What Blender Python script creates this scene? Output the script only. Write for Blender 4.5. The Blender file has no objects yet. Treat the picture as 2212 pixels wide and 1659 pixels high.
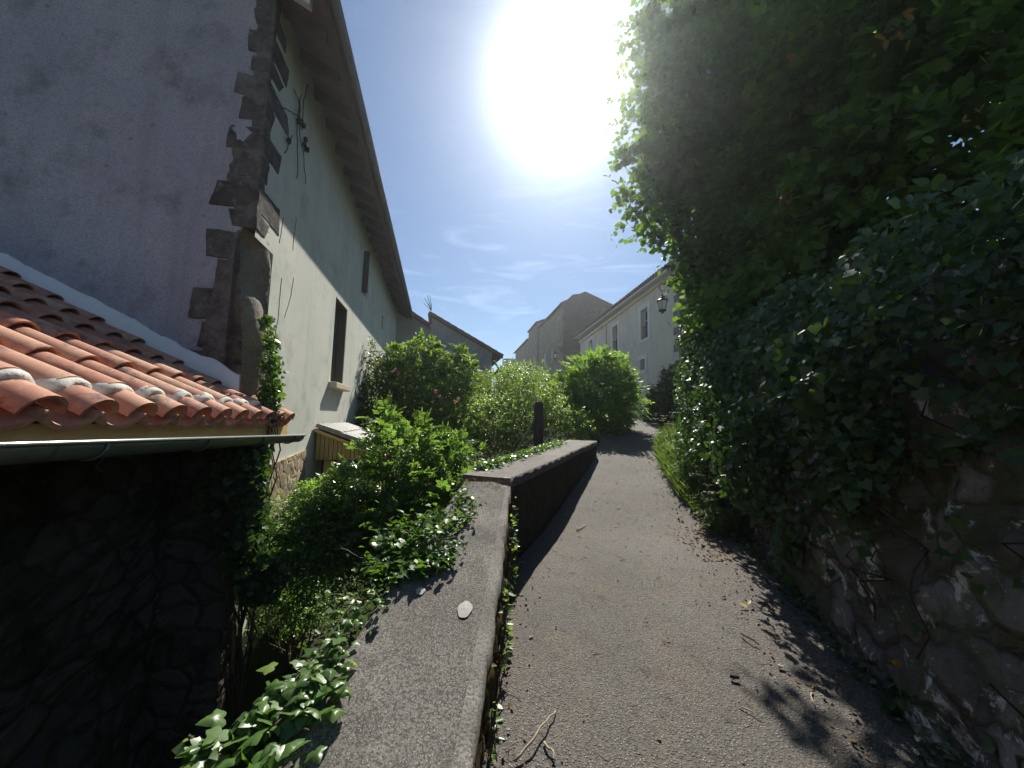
import bpy, math, random
import numpy as np
random.seed(7); RNG = np.random.default_rng(11)
V = lambda *a: np.array(a, float)
sc = bpy.context.scene
COL = sc.collection
# ------------------------------------------------------------------ camera
F = 780.0; PITCH = math.radians(5.4); ROLL = 0.022; H = 1.62
CAM = V(0, 0, H)
_fw = V(0, math.cos(PITCH), math.sin(PITCH)); _u0 = V(0, -math.sin(PITCH), math.cos(PITCH)); _r0 = V(1, 0, 0)
_rt = math.cos(ROLL)*_r0 + math.sin(ROLL)*_u0; _up = math.cos(ROLL)*_u0 - math.sin(ROLL)*_r0
def ray(u, v): return _fw + _rt*(u-1106)/F + _up*(829.5-v)/F
def at(u, v, Y): r = ray(u, v); return CAM + r*(Y/r[1])
def px(n, Y): return n*Y/F
# frame of the left house: s runs along its facade, t towards the lane
AH = math.radians(11.6); DH = V(-math.sin(AH), math.cos(AH), 0); NH = V(math.cos(AH), math.sin(AH), 0); ZU = V(0, 0, 1)
def hp(s, t, z): return DH*s + NH*t + ZU*z
def on_t(u, v, t):
    r = ray(u, v); k = t/(r@NH); p = CAM + k*r; return p@DH, p[2]
def on_s(u, v, s):
    r = ray(u, v); k = s/(r@DH); p = CAM + k*r; return p@NH, p[2]
# the lane's long profile
def lane_z(y):
    y = np.asarray(y, float)
    a = .08*y; b = .36 + .17*(y-4.5); c = 1.635 + .07*(y-12)
    w1 = np.clip((y-3.6)/1.8, 0, 1); w1 = w1*w1*(3-2*w1)
    w2 = np.clip((y-10.8)/2.4, 0, 1); w2 = w2*w2*(3-2*w2)
    return (a*(1-w1)+b*w1)*(1-w2) + c*w2
def hit(u, v, dz=0.0):
    r = ray(u, v); k = np.linspace(.5, 40, 8000); p = CAM[None] + k[:, None]*r[None]
    i = np.argmax(p[:, 2] < lane_z(p[:, 1]) + dz); return p[i]

cam = bpy.data.cameras.new('camera'); camo = bpy.data.objects.new('camera', cam); COL.objects.link(camo)
from mathutils import Matrix, Vector
m = Matrix(((_rt[0], _up[0], -_fw[0], 0), (_rt[1], _up[1], -_fw[1], 0), (_rt[2], _up[2], -_fw[2], H), (0, 0, 0, 1)))
camo.matrix_world = m
cam.sensor_width = 36; cam.lens = 36*F/2212; cam.clip_start = .05; cam.clip_end = 3000
sc.camera = camo

# ------------------------------------------------------------------ materials
class NT:
    def __init__(s, name):
        s.m = bpy.data.materials.new(name); s.m.use_nodes = True; s.t = s.m.node_tree; s.t.nodes.clear()
        s.out = s.n('ShaderNodeOutputMaterial'); s.co = None
    def n(s, typ, **kw):
        nd = s.t.nodes.new(typ)
        for k, v in kw.items(): setattr(nd, k, v)
        return nd
    def l(s, a, b): s.t.links.new(a, b)
    def coord(s):
        if s.co is None: s.co = s.n('ShaderNodeTexCoord').outputs['Object']
        return s.co
    def vec(s, sx=1, sy=1, sz=1, rot=0.0):
        mp = s.n('ShaderNodeMapping'); s.l(s.coord(), mp.inputs[0]); mp.inputs['Scale'].default_value = (sx, sy, sz)
        mp.inputs['Rotation'].default_value = (0, 0, rot); return mp.outputs[0]
    def noise(s, scale, detail=4, rough=.55, vec=None, dist=0.0):
        nd = s.n('ShaderNodeTexNoise'); nd.inputs['Scale'].default_value = scale; nd.inputs['Detail'].default_value = detail
        nd.inputs['Roughness'].default_value = rough; nd.inputs['Distortion'].default_value = dist
        s.l(vec if vec is not None else s.coord(), nd.inputs['Vector']); return nd.outputs['Fac']
    def voro(s, scale, feature='F1', out='Distance', vec=None, rnd=1.0):
        nd = s.n('ShaderNodeTexVoronoi'); nd.feature = feature; nd.inputs['Scale'].default_value = scale
        nd.inputs['Randomness'].default_value = rnd
        s.l(vec if vec is not None else s.coord(), nd.inputs['Vector']); return nd.outputs[out]
    def ramp(s, fac, stops):
        nd = s.n('ShaderNodeValToRGB'); e = nd.color_ramp.elements
        while len(e) < len(stops): e.new(.5)
        for i, (p, c) in enumerate(stops):
            e[i].position = p; e[i].color = (c, c, c, 1) if not hasattr(c, '__len__') else (*c, 1)
        s.l(fac, nd.inputs[0]); return nd.outputs[0]
    def mix(s, fac, a, b, mode='MIX'):
        nd = s.n('ShaderNodeMix'); nd.data_type = 'RGBA'; nd.blend_type = mode
        for sock, v in ((nd.inputs[0], fac), (nd.inputs[6], a), (nd.inputs[7], b)):
            if hasattr(v, 'is_output'): s.l(v, sock)
            elif hasattr(v, '__len__'): sock.default_value = (*v, 1)
            else: sock.default_value = v
        return nd.outputs[2]
    def math(s, op, a, b=0.0):
        nd = s.n('ShaderNodeMath', operation=op)
        for i, v in enumerate((a, b)):
            if hasattr(v, 'is_output'): s.l(v, nd.inputs[i])
            else: nd.inputs[i].default_value = v
        return nd.outputs[0]
    def bump(s, h, strength=.5, dist=.01, prev=None):
        nd = s.n('ShaderNodeBump'); nd.inputs['Strength'].default_value = strength; nd.inputs['Distance'].default_value = dist
        s.l(h, nd.inputs['Height'])
        if prev is not None: s.l(prev, nd.inputs['Normal'])
        return nd.outputs[0]
    def bsdf(s, color, rough=.85, spec=.3, metal=0.0, normal=None):
        b = s.n('ShaderNodeBsdfPrincipled'); b.inputs['Specular IOR Level'].default_value = spec; b.inputs['Metallic'].default_value = metal
        for sock, v in ((b.inputs['Base Color'], color), (b.inputs['Roughness'], rough)):
            if hasattr(v, 'is_output'): s.l(v, sock)
            elif hasattr(v, '__len__'): sock.default_value = (*v, 1)
            else: sock.default_value = v
        if normal is not None: s.l(normal, b.inputs['Normal'])
        return b
    def fin(s, b): s.l(b.outputs[0], s.out.inputs[0]); return s.m
    def island(s):
        return s.n('ShaderNodeNewGeometry').outputs['Random Per Island']

def plaster(name, c1, c2, dark, speck=.5, streak=0.0, bumpd=.006, spots=.0, patch=None):
    n = NT(name)
    col = n.mix(n.ramp(n.noise(.9, 6, .6), [(.35, 0), (.65, 1)]), c1, c2)
    col = n.mix(n.math('MULTIPLY', n.ramp(n.noise(2.3, 8, .7), [(.52, 0), (.68, 1)]), .6), col, dark)
    if streak: col = n.mix(n.math('MULTIPLY', n.ramp(n.noise(3.0, 5, .6, n.vec(1.6, 1.6, .12)), [(.5, 0), (.72, 1)]), streak), col, dark)
    col = n.mix(n.math('MULTIPLY', n.ramp(n.noise(60, 3, .6), [(.4, 1), (.55, 0)]), speck*.35), col, dark)
    if spots: col = n.mix(n.math('MULTIPLY', n.ramp(n.voro(4.5), [(.06, 1), (.12, 0)]), spots), col, dark)
    if patch: col = n.mix(n.ramp(n.noise(patch[0], 7, .65), [(patch[1], 0), (patch[1]+.04, 1)]), col, patch[2])
    h = n.mix(.4, n.noise(14, 6, .65), n.noise(90, 3, .6))
    return n.fin(n.bsdf(col, .92, .15, 0, n.bump(h, .55, bumpd)))

def masonry(name, cols, mortar, sx, sz, warp=.12, bumpd=.03, lichen=None, moss=None, lt=.565):
    n = NT(name)
    wn = n.n('ShaderNodeTexNoise'); wn.inputs['Scale'].default_value = 3.0; wn.inputs['Detail'].default_value = 4; n.l(n.coord(), wn.inputs['Vector'])
    va = n.n('ShaderNodeVectorMath', operation='MULTIPLY_ADD'); n.l(wn.outputs['Color'], va.inputs[0]); va.inputs[1].default_value = (warp,)*3; n.l(n.coord(), va.inputs[2])
    mp = n.n('ShaderNodeMapping'); n.l(va.outputs[0], mp.inputs[0]); mp.inputs['Scale'].default_value = (sx, sx, sz)
    edge = n.voro(1, 'DISTANCE_TO_EDGE', 'Distance', mp.outputs[0]); cell = n.voro(1, 'F1', 'Color', mp.outputs[0])
    sep = n.n('ShaderNodeSeparateColor'); n.l(cell, sep.inputs[0])
    k = len(cols); col = n.ramp(sep.outputs[0], [(i/(k-1), c) for i, c in enumerate(cols)])
    col = n.mix(n.math('MULTIPLY', n.noise(11, 6, .7), .7), col, tuple(.55*x for x in cols[0]))
    col = n.mix(n.ramp(edge, [(.02, 1), (.09, 0)]), col, mortar)
    if moss: col = n.mix(n.ramp(n.noise(1.7, 7, .7), [(.5, 0), (.62, 1)]), col, moss)
    if lichen: col = n.mix(n.ramp(n.noise(5.5, 8, .72, None, .4), [(lt, 0), (lt+.055, 1)]), col, lichen)
    h = n.mix(.35, n.ramp(edge, [(0, 0), (.16, 1)]), n.noise(16, 8, .7))
    return n.fin(n.bsdf(col, .95, .15, 0, n.bump(h, .9, bumpd)))

def leafmat(name, c1, c2, c3, trans=.42, rough=.38, spec=.45, tcol=(1.5, 1.6, .5), dead=None, glaze=0.0):
    n = NT(name); r = n.island()
    col = n.ramp(r, [(0, c1), (.5, c2), (.93, c3), (1, dead or c3)])
    col = n.mix(.35, col, n.mix(n.noise(45, 3, .6), tuple(.45*x for x in c1), c3))
    b = n.bsdf(col, rough, spec)
    tr = n.n('ShaderNodeBsdfTranslucent'); n.l(n.mix(1.0, col, tcol, 'MULTIPLY'), tr.inputs['Color'])
    mx = n.n('ShaderNodeMixShader'); mx.inputs[0].default_value = trans
    n.l(b.outputs[0], mx.inputs[1]); n.l(tr.outputs[0], mx.inputs[2]); n.l(mx.outputs[0], n.out.inputs[0]); return n.m

def simple(name, c1, c2, scale=8, rough=.7, spec=.3, metal=0.0, bumpd=.003, bs=30, vec=None):
    n = NT(name); vv = n.vec(*vec) if vec else None
    col = n.mix(n.ramp(n.noise(scale, 6, .65, vv), [(.3, 0), (.7, 1)]), c1, c2)
    return n.fin(n.bsdf(col, rough, spec, metal, n.bump(n.noise(bs, 5, .65, vv), .5, bumpd)))

M = {}
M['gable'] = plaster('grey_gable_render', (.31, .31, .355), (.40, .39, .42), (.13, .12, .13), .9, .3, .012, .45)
M['facade'] = plaster('cream_facade_render', (.56, .57, .49), (.64, .64, .55), (.37, .39, .35), .18, .35, .003)
M['quoin'] = plaster('brown_quoin_stone', (.105, .09, .08), (.165, .145, .125), (.045, .04, .038), .9, .1, .02)
M['rough_corner'] = plaster('pale_rough_corner_stone', (.20, .172, .14), (.34, .30, .245), (.075, .062, .05), 1.0, .15, .05)
M['band'] = plaster('white_lime_band', (.70, .70, .68), (.78, .78, .75), (.52, .52, .51), .2, .0, .006)
M['collar'] = plaster('white_mortar', (.58, .56, .51), (.68, .66, .60), (.38, .36, .32), .8, 0, .012)
M['dark_rubble'] = masonry('dark_rubble_masonry', [(.11, .10, .085), (.16, .145, .12), (.21, .19, .16)], (.085, .077, .064), 3.4, 5.0, .16, .05, (.34, .32, .30), (.04, .046, .028), .64)
M['right_rubble'] = masonry('mossy_rubble_masonry', [(.13, .12, .11), (.22, .20, .18), (.36, .33, .30)], (.10, .09, .075), 3.2, 4.6, .34, .07, (.66, .64, .62), (.10, .11, .06))
M['cladding'] = masonry('pale_stone_cladding', [(.28, .21, .13), (.42, .33, .22), (.62, .55, .43)], (.33, .25, .15), 9.5, 6.5, .05, .012)
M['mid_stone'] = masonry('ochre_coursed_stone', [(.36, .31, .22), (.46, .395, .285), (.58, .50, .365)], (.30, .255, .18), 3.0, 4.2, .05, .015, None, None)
M['mid_shade'] = masonry('shade_grey_coursed_stone', [(.12, .115, .095), (.15, .14, .12), (.18, .17, .145)], (.14, .13, .11), 3.0, 4.2, .05, .015)  # darker copy of the ochre stone, the end wall's shade in its colour
M['right_plaster'] = plaster('cream_house_render', (.74, .69, .56), (.80, .75, .61), (.54, .51, .42), .25, .3, .004)
M['white_stone'] = plaster('white_dressed_stone', (.84, .83, .79), (.88, .87, .83), (.48, .47, .43), .3, .1, .004)
M['house_quoin'] = plaster('grey_quoin_stone', (.23, .21, .18), (.31, .28, .24), (.13, .12, .10), .6, .1, .012)
M['far_plaster'] = plaster('grey_farmhouse_render', (.30, .32, .31), (.38, .40, .385), (.20, .21, .205), .4, .4, .006)
M['ruin'] = masonry('grey_tower_stone', [(.15, .145, .13), (.19, .18, .16), (.23, .22, .2)], (.15, .14, .13), 1.2, 1.6, .1, .05)
n = NT('brown_quoin_stone'); rr_ = n.n('ShaderNodeObjectInfo').outputs['Random']
col = n.ramp(rr_, [(0, (.11, .097, .087)), (.35, (.155, .138, .122)), (.7, (.13, .114, .103)), (1, (.19, .172, .156))])
col = n.mix(n.ramp(n.noise(5, 8, .72), [(.42, 0), (.66, 1)]), col, (.055, .048, .044)); col = n.mix(n.math('MULTIPLY', n.ramp(n.noise(9, 8, .75), [(.55, 0), (.68, 1)]), .7), col, (.26, .245, .235))
M['quoin'] = n.fin(n.bsdf(col, .95, .1, 0, n.bump(n.noise(28, 8, .75), .9, .03)))
# terracotta
n = NT('terracotta_tile'); r = n.island()
col = n.ramp(r, [(0, (.36, .155, .105)), (.3, (.45, .215, .145)), (.55, (.50, .28, .19)), (.8, (.41, .19, .13)), (1, (.33, .215, .17))])
col = n.mix(n.ramp(n.noise(5, 6, .7), [(.48, 0), (.64, 1)]), col, (.52, .34, .225))
col = n.mix(n.math('MULTIPLY', n.ramp(n.noise(7.5, 7, .7, None, .3), [(.52, 0), (.66, 1)]), .85), col, (.11, .08, .08))
M['tile'] = n.fin(n.bsdf(col, .8, .25, 0, n.bump(n.noise(120, 4, .6), .4, .002)))
n = NT('weathered_roof_tile'); r = n.island()
col = n.mix(n.ramp(n.noise(3, 7, .7), [(.4, 0), (.65, 1)]), (.23, .125, .085), (.15, .12, .095))
M['old_tile'] = n.fin(n.bsdf(col, .9, .2, 0, n.bump(n.noise(40, 4, .6), .5, .01)))
M['zinc_body'] = simple('dark_zinc_gutter', (.24, .25, .255), (.31, .32, .325), 6, .42, .5, .6, .0008, 20)
M['zinc'] = simple('bright_rim_zinc', (.55, .57, .59), (.62, .64, .66), 6, .30, .5, .9, .0006, 20)  # zinc brighter than the gutter body: rim highlight put into the colour
M['old_zinc'] = simple('dull_zinc', (.16, .17, .18), (.24, .25, .26), 6, .5, .5, .7, .001, 20)
M['pine'] = simple('yellow_pine_board', (.55, .36, .13), (.66, .47, .20), 5, .6, .3, 0, .002, 30, (1, 1, 8))
M['pine_v'] = simple('yellow_pine_lath', (.44, .27, .10), (.56, .39, .17), 6, .6, .3, 0, .002, 30, (9, 9, 1))
M['rafter'] = simple('dark_rafter_wood', (.075, .055, .042), (.13, .095, .07), 6, .85, .2, 0, .004, 40)
M['soffit'] = simple('brown_soffit_board', (.12, .085, .066), (.17, .125, .095), 5, .85, .2, 0, .004, 40)
M['pale_board'] = simple('pale_painted_board', (.48, .50, .45), (.58, .60, .54), 6, .7, .3, 0, .002, 30)
M['shutter'] = simple('grey_brown_shutter_wood', (.07, .064, .056), (.115, .105, .09), 7, .8, .25, 0, .003, 40, (6, 6, .8))
M['sill'] = simple('warm_sill_stone', (.50, .44, .33), (.58, .52, .40), 12, .85, .2, 0, .004, 60)
M['grey_slat'] = simple('weathered_grey_slat', (.20, .19, .17), (.34, .32, .29), 9, .5, .4, 0, .006, 40, (1, 9, 1))
M['dark_wood'] = simple('dark_bark_like_wood', (.055, .04, .028), (.09, .065, .045), 9, .9, .15, 0, .012, 40, (2, 2, .5))
M['shade_face'] = simple('shade_dark_concrete_face', (.035, .032, .028), (.065, .058, .048), 7, .95, .1, 0, .012, 40)  # concrete of the far run, darkened: its shade is put into the colour
M['old_post'] = simple('mossy_stone_post', (.05, .042, .034), (.085, .07, .055), 10, .95, .15, 0, .012, 40)
M['bark'] = simple('brown_bark', (.075, .058, .042), (.13, .10, .075), 10, .95, .15, 0, .01, 50)
M['twig'] = simple('pale_dry_twig', (.30, .24, .17), (.42, .35, .26), 30, .9, .2, 0, .001, 200)
M['dark_twig'] = simple('dark_dry_twig', (.04, .03, .025), (.07, .055, .045), 30, .9, .2, 0, .001, 200)
M['iron'] = simple('black_wrought_iron', (.035, .035, .038), (.06, .058, .056), 15, .6, .4, .4, .001, 90)
M['rust'] = simple('grey_rusty_rod', (.22, .19, .16), (.30, .25, .19), 15, .7, .4, .2, .001, 90)
M['glass'] = simple('dark_window_glass', (.035, .04, .045), (.05, .055, .06), 3, .08, .6, 0, .0003, 2)
M['lamp_glass'] = simple('frosted_lamp_glass', (.50, .52, .50), (.58, .60, .57), 3, .25, .5, 0, .0003, 2)
M['white_paint'] = simple('white_window_paint', (.62, .62, .58), (.70, .70, .66), 10, .5, .4, 0, .001, 30)
M['soil'] = simple('dark_garden_soil', (.035, .032, .022), (.06, .055, .035), 4, .97, .1, 0, .03, 12)
M['dark_opening'] = simple('unlit_doorway_boards', (.02, .018, .016), (.03, .027, .024), 6, .9, .1)
# concrete coping
n = NT('aggregate_concrete')
col = n.mix(n.ramp(n.noise(1.6, 7, .65), [(.35, 0), (.68, 1)]), (.125, .115, .10), (.225, .21, .185))
col = n.mix(n.math('MULTIPLY', n.ramp(n.noise(4.2, 8, .72), [(.5, 0), (.66, 1)]), .75), col, (.075, .07, .06))
col = n.mix(n.math('MULTIPLY', n.ramp(n.noise(6.5, 8, .75, None, .4), [(.57, 0), (.7, 1)]), .6), col, (.27, .255, .225))
col = n.mix(n.math('MULTIPLY', n.ramp(n.noise(85, 3, .7), [(.45, 1), (.52, 0)]), .75), col, (.055, .05, .043))
col = n.mix(n.math('MULTIPLY', n.ramp(n.voro(105), [(.16, 1), (.27, 0)]), .8), col, (.42, .405, .375))
col = n.mix(n.ramp(n.noise(1.15, 8, .7, None, .3), [(.655, 0), (.70, 1)]), col, (.36, .35, .31))
h = n.mix(.5, n.noise(110, 3, .7), n.noise(9, 5, .6))
M['coping'] = n.fin(n.bsdf(col, .88, .3, 0, n.bump(h, .8, .008)))
M['lichen'] = simple('pale_lichen_crust', (.36, .35, .315), (.47, .46, .42), 50, .95, .1, 0, .004, 120)
n = NT('worn_concrete_edge')
col = n.mix(n.ramp(n.noise(7, 8, .7), [(.35, 0), (.65, 1)]), (.17, .158, .138), (.29, .275, .245))
col = n.mix(n.math('MULTIPLY', n.ramp(n.noise(90, 3, .7), [(.44, 1), (.52, 0)]), .6), col, (.09, .08, .07))
M['edge'] = n.fin(n.bsdf(col, .9, .2, 0, n.bump(n.noise(80, 4, .7), .8, .008)))
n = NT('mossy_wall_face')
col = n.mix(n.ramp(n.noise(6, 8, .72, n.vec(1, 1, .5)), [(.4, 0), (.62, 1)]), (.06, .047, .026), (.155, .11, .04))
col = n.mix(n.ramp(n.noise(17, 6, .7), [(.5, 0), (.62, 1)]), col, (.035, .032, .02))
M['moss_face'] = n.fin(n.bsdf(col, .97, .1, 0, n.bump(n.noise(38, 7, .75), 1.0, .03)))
# asphalt lane
n = NT('worn_asphalt')
col = n.mix(n.ramp(n.noise(.8, 6, .6), [(.35, 0), (.68, 1)]), (.09, .081, .07), (.148, .135, .117))
col = n.mix(n.math('MULTIPLY', n.ramp(n.noise(2.2, 7, .7), [(.52, 0), (.7, 1)]), .6), col, (.165, .122, .08))
col = n.mix(n.math('MULTIPLY', n.ramp(n.noise(3.1, 8, .75, None, .5), [(.54, 0), (.68, 1)]), .7), col, (.06, .056, .05))
col = n.mix(n.math('MULTIPLY', n.ramp(n.noise(70, 3, .75), [(.43, 1), (.52, 0)]), .75), col, (.045, .04, .035))
vc = n.n('ShaderNodeTexVoronoi'); vc.inputs['Scale'].default_value = 80; n.l(n.coord(), vc.inputs['Vector'])
sp = n.n('ShaderNodeSeparateColor'); n.l(vc.outputs['Color'], sp.inputs[0])
mask = n.math('MULTIPLY', n.ramp(vc.outputs['Distance'], [(.22, 1), (.34, 0)]), n.ramp(sp.outputs[0], [(.55, 0), (.8, .8)]))
col = n.mix(mask, col, (.33, .31, .28))
h = n.mix(.4, n.noise(75, 4, .75), n.ramp(n.voro(80), [(.1, 1), (.5, 0)]))
M['asphalt'] = n.fin(n.bsdf(col, .82, .35, 0, n.bump(h, .9, .012)))
# ground beyond
n = NT('grassy_soil')
col = n.mix(n.ramp(n.noise(.6, 8, .7), [(.4, 0), (.6, 1)]), (.030, .040, .018), (.06, .058, .035))
M['ground'] = n.fin(n.bsdf(col, .97, .1, 0, n.bump(n.noise(9, 6, .7), .8, .05)))
# leaves
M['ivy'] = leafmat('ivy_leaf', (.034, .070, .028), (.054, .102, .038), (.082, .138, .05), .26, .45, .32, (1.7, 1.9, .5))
M['ivy_sun'] = leafmat('sunlit_ivy_leaf', (.05, .105, .03), (.085, .17, .045), (.13, .225, .06), .34, .36, .42, (1.7, 1.8, .5), (.20, .26, .06))  # lighter copy of the ivy leaf, sunlight put into the colour
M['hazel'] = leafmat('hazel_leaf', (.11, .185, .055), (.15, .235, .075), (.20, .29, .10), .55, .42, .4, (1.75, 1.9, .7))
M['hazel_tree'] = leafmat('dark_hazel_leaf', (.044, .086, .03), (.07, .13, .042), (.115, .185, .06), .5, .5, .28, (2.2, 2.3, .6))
M['ash'] = leafmat('ash_leaf', (.078, .135, .05), (.115, .19, .07), (.17, .25, .09), .50, .28, .62, (1.8, 2.0, .75))
M['bramble'] = leafmat('bramble_leaf', (.115, .175, .05), (.165, .24, .075), (.24, .32, .11), .5, .38, .45, (1.8, 1.9, .55))
M['elder'] = leafmat('elder_leaf', (.085, .15, .042), (.13, .21, .06), (.20, .27, .085), .5, .42, .4, (1.8, 1.9, .5))
M['rose'] = leafmat('rose_leaf', (.035, .065, .024), (.06, .10, .035), (.10, .15, .05), .36, .4, .4, (1.7, 1.7, .5))
M['privet'] = leafmat('small_shrub_leaf', (.09, .15, .06), (.14, .22, .085), (.22, .31, .12), .5, .35, .5, (1.6, 1.8, .6))
M['cherry'] = leafmat('bronze_young_leaf', (.22, .09, .03), (.16, .14, .03), (.28, .14, .05), .5, .4, .4, (1.8, 1.5, .6))
M['grassb'] = leafmat('grass_blade', (.10, .16, .055), (.15, .22, .08), (.24, .29, .13), .40, .5, .3, (1.4, 1.6, .6), (.40, .34, .16))
M['umbel'] = leafmat('cream_umbel', (.55, .56, .40), (.62, .62, .46), (.70, .69, .55), .35, .7, .2, (1.1, 1.1, .8))
M['pink'] = leafmat('pink_petal', (.42, .22, .22), (.48, .28, .27), (.54, .36, .34), .4, .6, .2, (1.3, .9, .9))
M['pale_yellow'] = leafmat('pale_yellow_leaf', (.42, .36, .14), (.50, .42, .18), (.56, .48, .24), .25, .6, .3, (1.1, 1, .6))
M['yellow'] = leafmat('yellow_petal', (.75, .42, .02), (.80, .50, .03), (.82, .55, .05), .3, .6, .2, (1.1, 1, .5))
M['litter'] = leafmat('dry_brown_leaf', (.10, .06, .035), (.16, .095, .05), (.26, .16, .08), .2, .8, .2, (1.3, 1, .6), (.45, .38, .22))
M['grit'] = leafmat('grit_chip', (.05, .045, .04), (.14, .13, .115), (.42, .40, .37), .0, .8, .3)

# ------------------------------------------------------------------ meshes
class MB:
    def __init__(s): s.v = []; s.f = []
    def add(s, vs, fs):
        o = len(s.v); s.v += [tuple(map(float, p)) for p in vs]; s.f += [tuple(i+o for i in f) for f in fs]
    def box(s, c, ax, ay, az):
        c, ax, ay, az = map(np.asarray, (c, ax, ay, az))
        vs = [c+ax*i+ay*j+az*k for i in (-1, 1) for j in (-1, 1) for k in (-1, 1)]
        s.add(vs, [(0, 1, 3, 2), (4, 6, 7, 5), (0, 4, 5, 1), (2, 3, 7, 6), (0, 2, 6, 4), (1, 5, 7, 3)])
    def hexa(s, vs):
        s.add(vs, [(0, 3, 2, 1), (4, 5, 6, 7), (0, 1, 5, 4), (1, 2, 6, 5), (2, 3, 7, 6), (3, 0, 4, 7)])
    def hbox(s, s0, s1, t0, t1, z0, z1):
        s.hexa([hp(s0, t0, z0), hp(s1, t0, z0), hp(s1, t1, z0), hp(s0, t1, z0), hp(s0, t0, z1), hp(s1, t0, z1), hp(s1, t1, z1), hp(s0, t1, z1)])
    def tube(s, pts, rad, n=6, cap=True):
        pts = [np.asarray(p, float) for p in pts]; k = len(pts)
        if not hasattr(rad, '__len__'): rad = [rad]*k
        rings = []; ref = V(.3, .2, .93)
        for i, p in enumerate(pts):
            d = pts[min(i+1, k-1)]-pts[max(i-1, 0)]; d = d/(np.linalg.norm(d)+1e-9)
            a = np.cross(d, ref); 
            if np.linalg.norm(a) < .05: a = np.cross(d, V(1, 0, 0))
            a /= np.linalg.norm(a); b = np.cross(d, a)
            rings += [p+rad[i]*(a*math.cos(2*math.pi*j/n)+b*math.sin(2*math.pi*j/n)) for j in range(n)]
        fs = [(i*n+j, i*n+(j+1) % n, (i+1)*n+(j+1) % n, (i+1)*n+j) for i in range(k-1) for j in range(n)]
        if cap: fs += [tuple(range(n-1, -1, -1)), tuple((k-1)*n+j for j in range(n))]
        s.add(rings, fs)
    def grid(s, P):                       # P[i][j] points
        P = np.asarray(P, float); a, b = P.shape[:2]
        s.add(P.reshape(-1, 3), [(i*b+j, i*b+j+1, (i+1)*b+j+1, (i+1)*b+j) for i in range(a-1) for j in range(b-1)])
    def blob(s, c, r, seed=0, n=7, mth=5, j=.22):
        rg = np.random.default_rng(seed); vs = []
        for i in range(mth+1):
            th = math.pi*i/mth
            for k in range(n):
                ph = 2*math.pi*k/n; q = 1+rg.uniform(-j, j)
                vs.append(np.asarray(c)+np.asarray(r)*V(math.sin(th)*math.cos(ph), math.sin(th)*math.sin(ph), math.cos(th))*q)
        s.add(vs, [(i*n+k, (i+1)*n+k, (i+1)*n+(k+1) % n, i*n+(k+1) % n) for i in range(mth) for k in range(n)])
    def build(s, name, mat, parent=None, smooth=False, bevel=0.0):
        me = bpy.data.meshes.new(name); me.from_pydata(s.v, [], s.f); me.update()
        if smooth: me.polygons.foreach_set('use_smooth', [True]*len(me.polygons))
        return link(name, me, mat, parent, bevel)
def link(name, me, mat, parent=None, bevel=0.0):
    o = bpy.data.objects.new(name, me); me.materials.append(mat if not isinstance(mat, str) else M[mat]); COL.objects.link(o)
    if parent is not None:
        o.parent = parent; o.matrix_parent_inverse = parent.matrix_world.inverted() if False else Matrix.Translation(-Vector(parent.location))
    if bevel:
        b = o.modifiers.new('bevel', 'BEVEL'); b.width = bevel; b.segments = 2; b.limit_method = 'ANGLE'
    return o
def thing(name, label, cat, loc, group=None):
    o = bpy.data.objects.new(name, None); COL.objects.link(o); o.location = [float(x) for x in loc]; o.empty_display_size = .2
    o['label'] = label; o['category'] = cat
    if group: o['group'] = group
    return o
def tag(o, label, cat, group=None):
    o['label'] = label; o['category'] = cat
    if group: o['group'] = group
    return o
def kind(o, k, label=None, cat=None):
    o['kind'] = k
    if label: o['label'] = label
    if cat: o['category'] = cat
    return o
def vnoise(P, seed, scale=1.0, octaves=3):
    rg = np.random.default_rng(seed); P = np.asarray(P, float)*scale; out = np.zeros(P.shape[:-1]); amp = 1.0
    for o in range(octaves):
        for k in range(4):
            w = rg.normal(size=3)*1.6*(2**o); out += amp*np.sin(P@w + rg.uniform(0, 6.28))*.4
        amp *= .5
    return out

# facade with openings: o origin, ax unit along, n outward normal; holes (a0,a1,z0,z1)
def facade(o, ax, nrm, a0, a1, z0, z1, holes, depth, mb=None, ztop=None, zslope=0.0, ref=0.0):
    mb = mb or MB(); o = np.asarray(o, float)
    P = lambda a, z, d=0.0: o + ax*a + ZU*(z + (zslope*(a-ref) if z >= z1-1e-6 else 0)) - nrm*d
    A = sorted({a0, a1, *[h[0] for h in holes], *[h[1] for h in holes]}); Z = sorted({z0, z1, *[h[2] for h in holes], *[h[3] for h in holes]})
    for i in range(len(A)-1):
        for j in range(len(Z)-1):
            ca, cz = (A[i]+A[i+1])/2, (Z[j]+Z[j+1])/2
            if any(h[0] < ca < h[1] and h[2] < cz < h[3] for h in holes): continue
            mb.add([P(A[i], Z[j]), P(A[i+1], Z[j]), P(A[i+1], Z[j+1]), P(A[i], Z[j+1])], [(0, 1, 2, 3)])
    for h in holes:
        if len(h) > 4: continue
        q = [(h[0], h[2]), (h[1], h[2]), (h[1], h[3]), (h[0], h[3])]
        for k in range(4):
            (x0, y0), (x1, y1) = q[k], q[(k+1) % 4]
            mb.add([P(x0, y0), P(x1, y1), P(x1, y1, depth), P(x0, y0, depth)], [(0, 1, 2, 3)])
    return mb
def pane_box(mb, o, ax, nrm, a0, a1, z0, z1, d0, d1):
    o = np.asarray(o, float)
    mb.hexa([o+ax*a-nrm*d+ZU*z for z in (z0, z1) for a, d in ((a0, d0), (a1, d0), (a1, d1), (a0, d1))])

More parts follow.
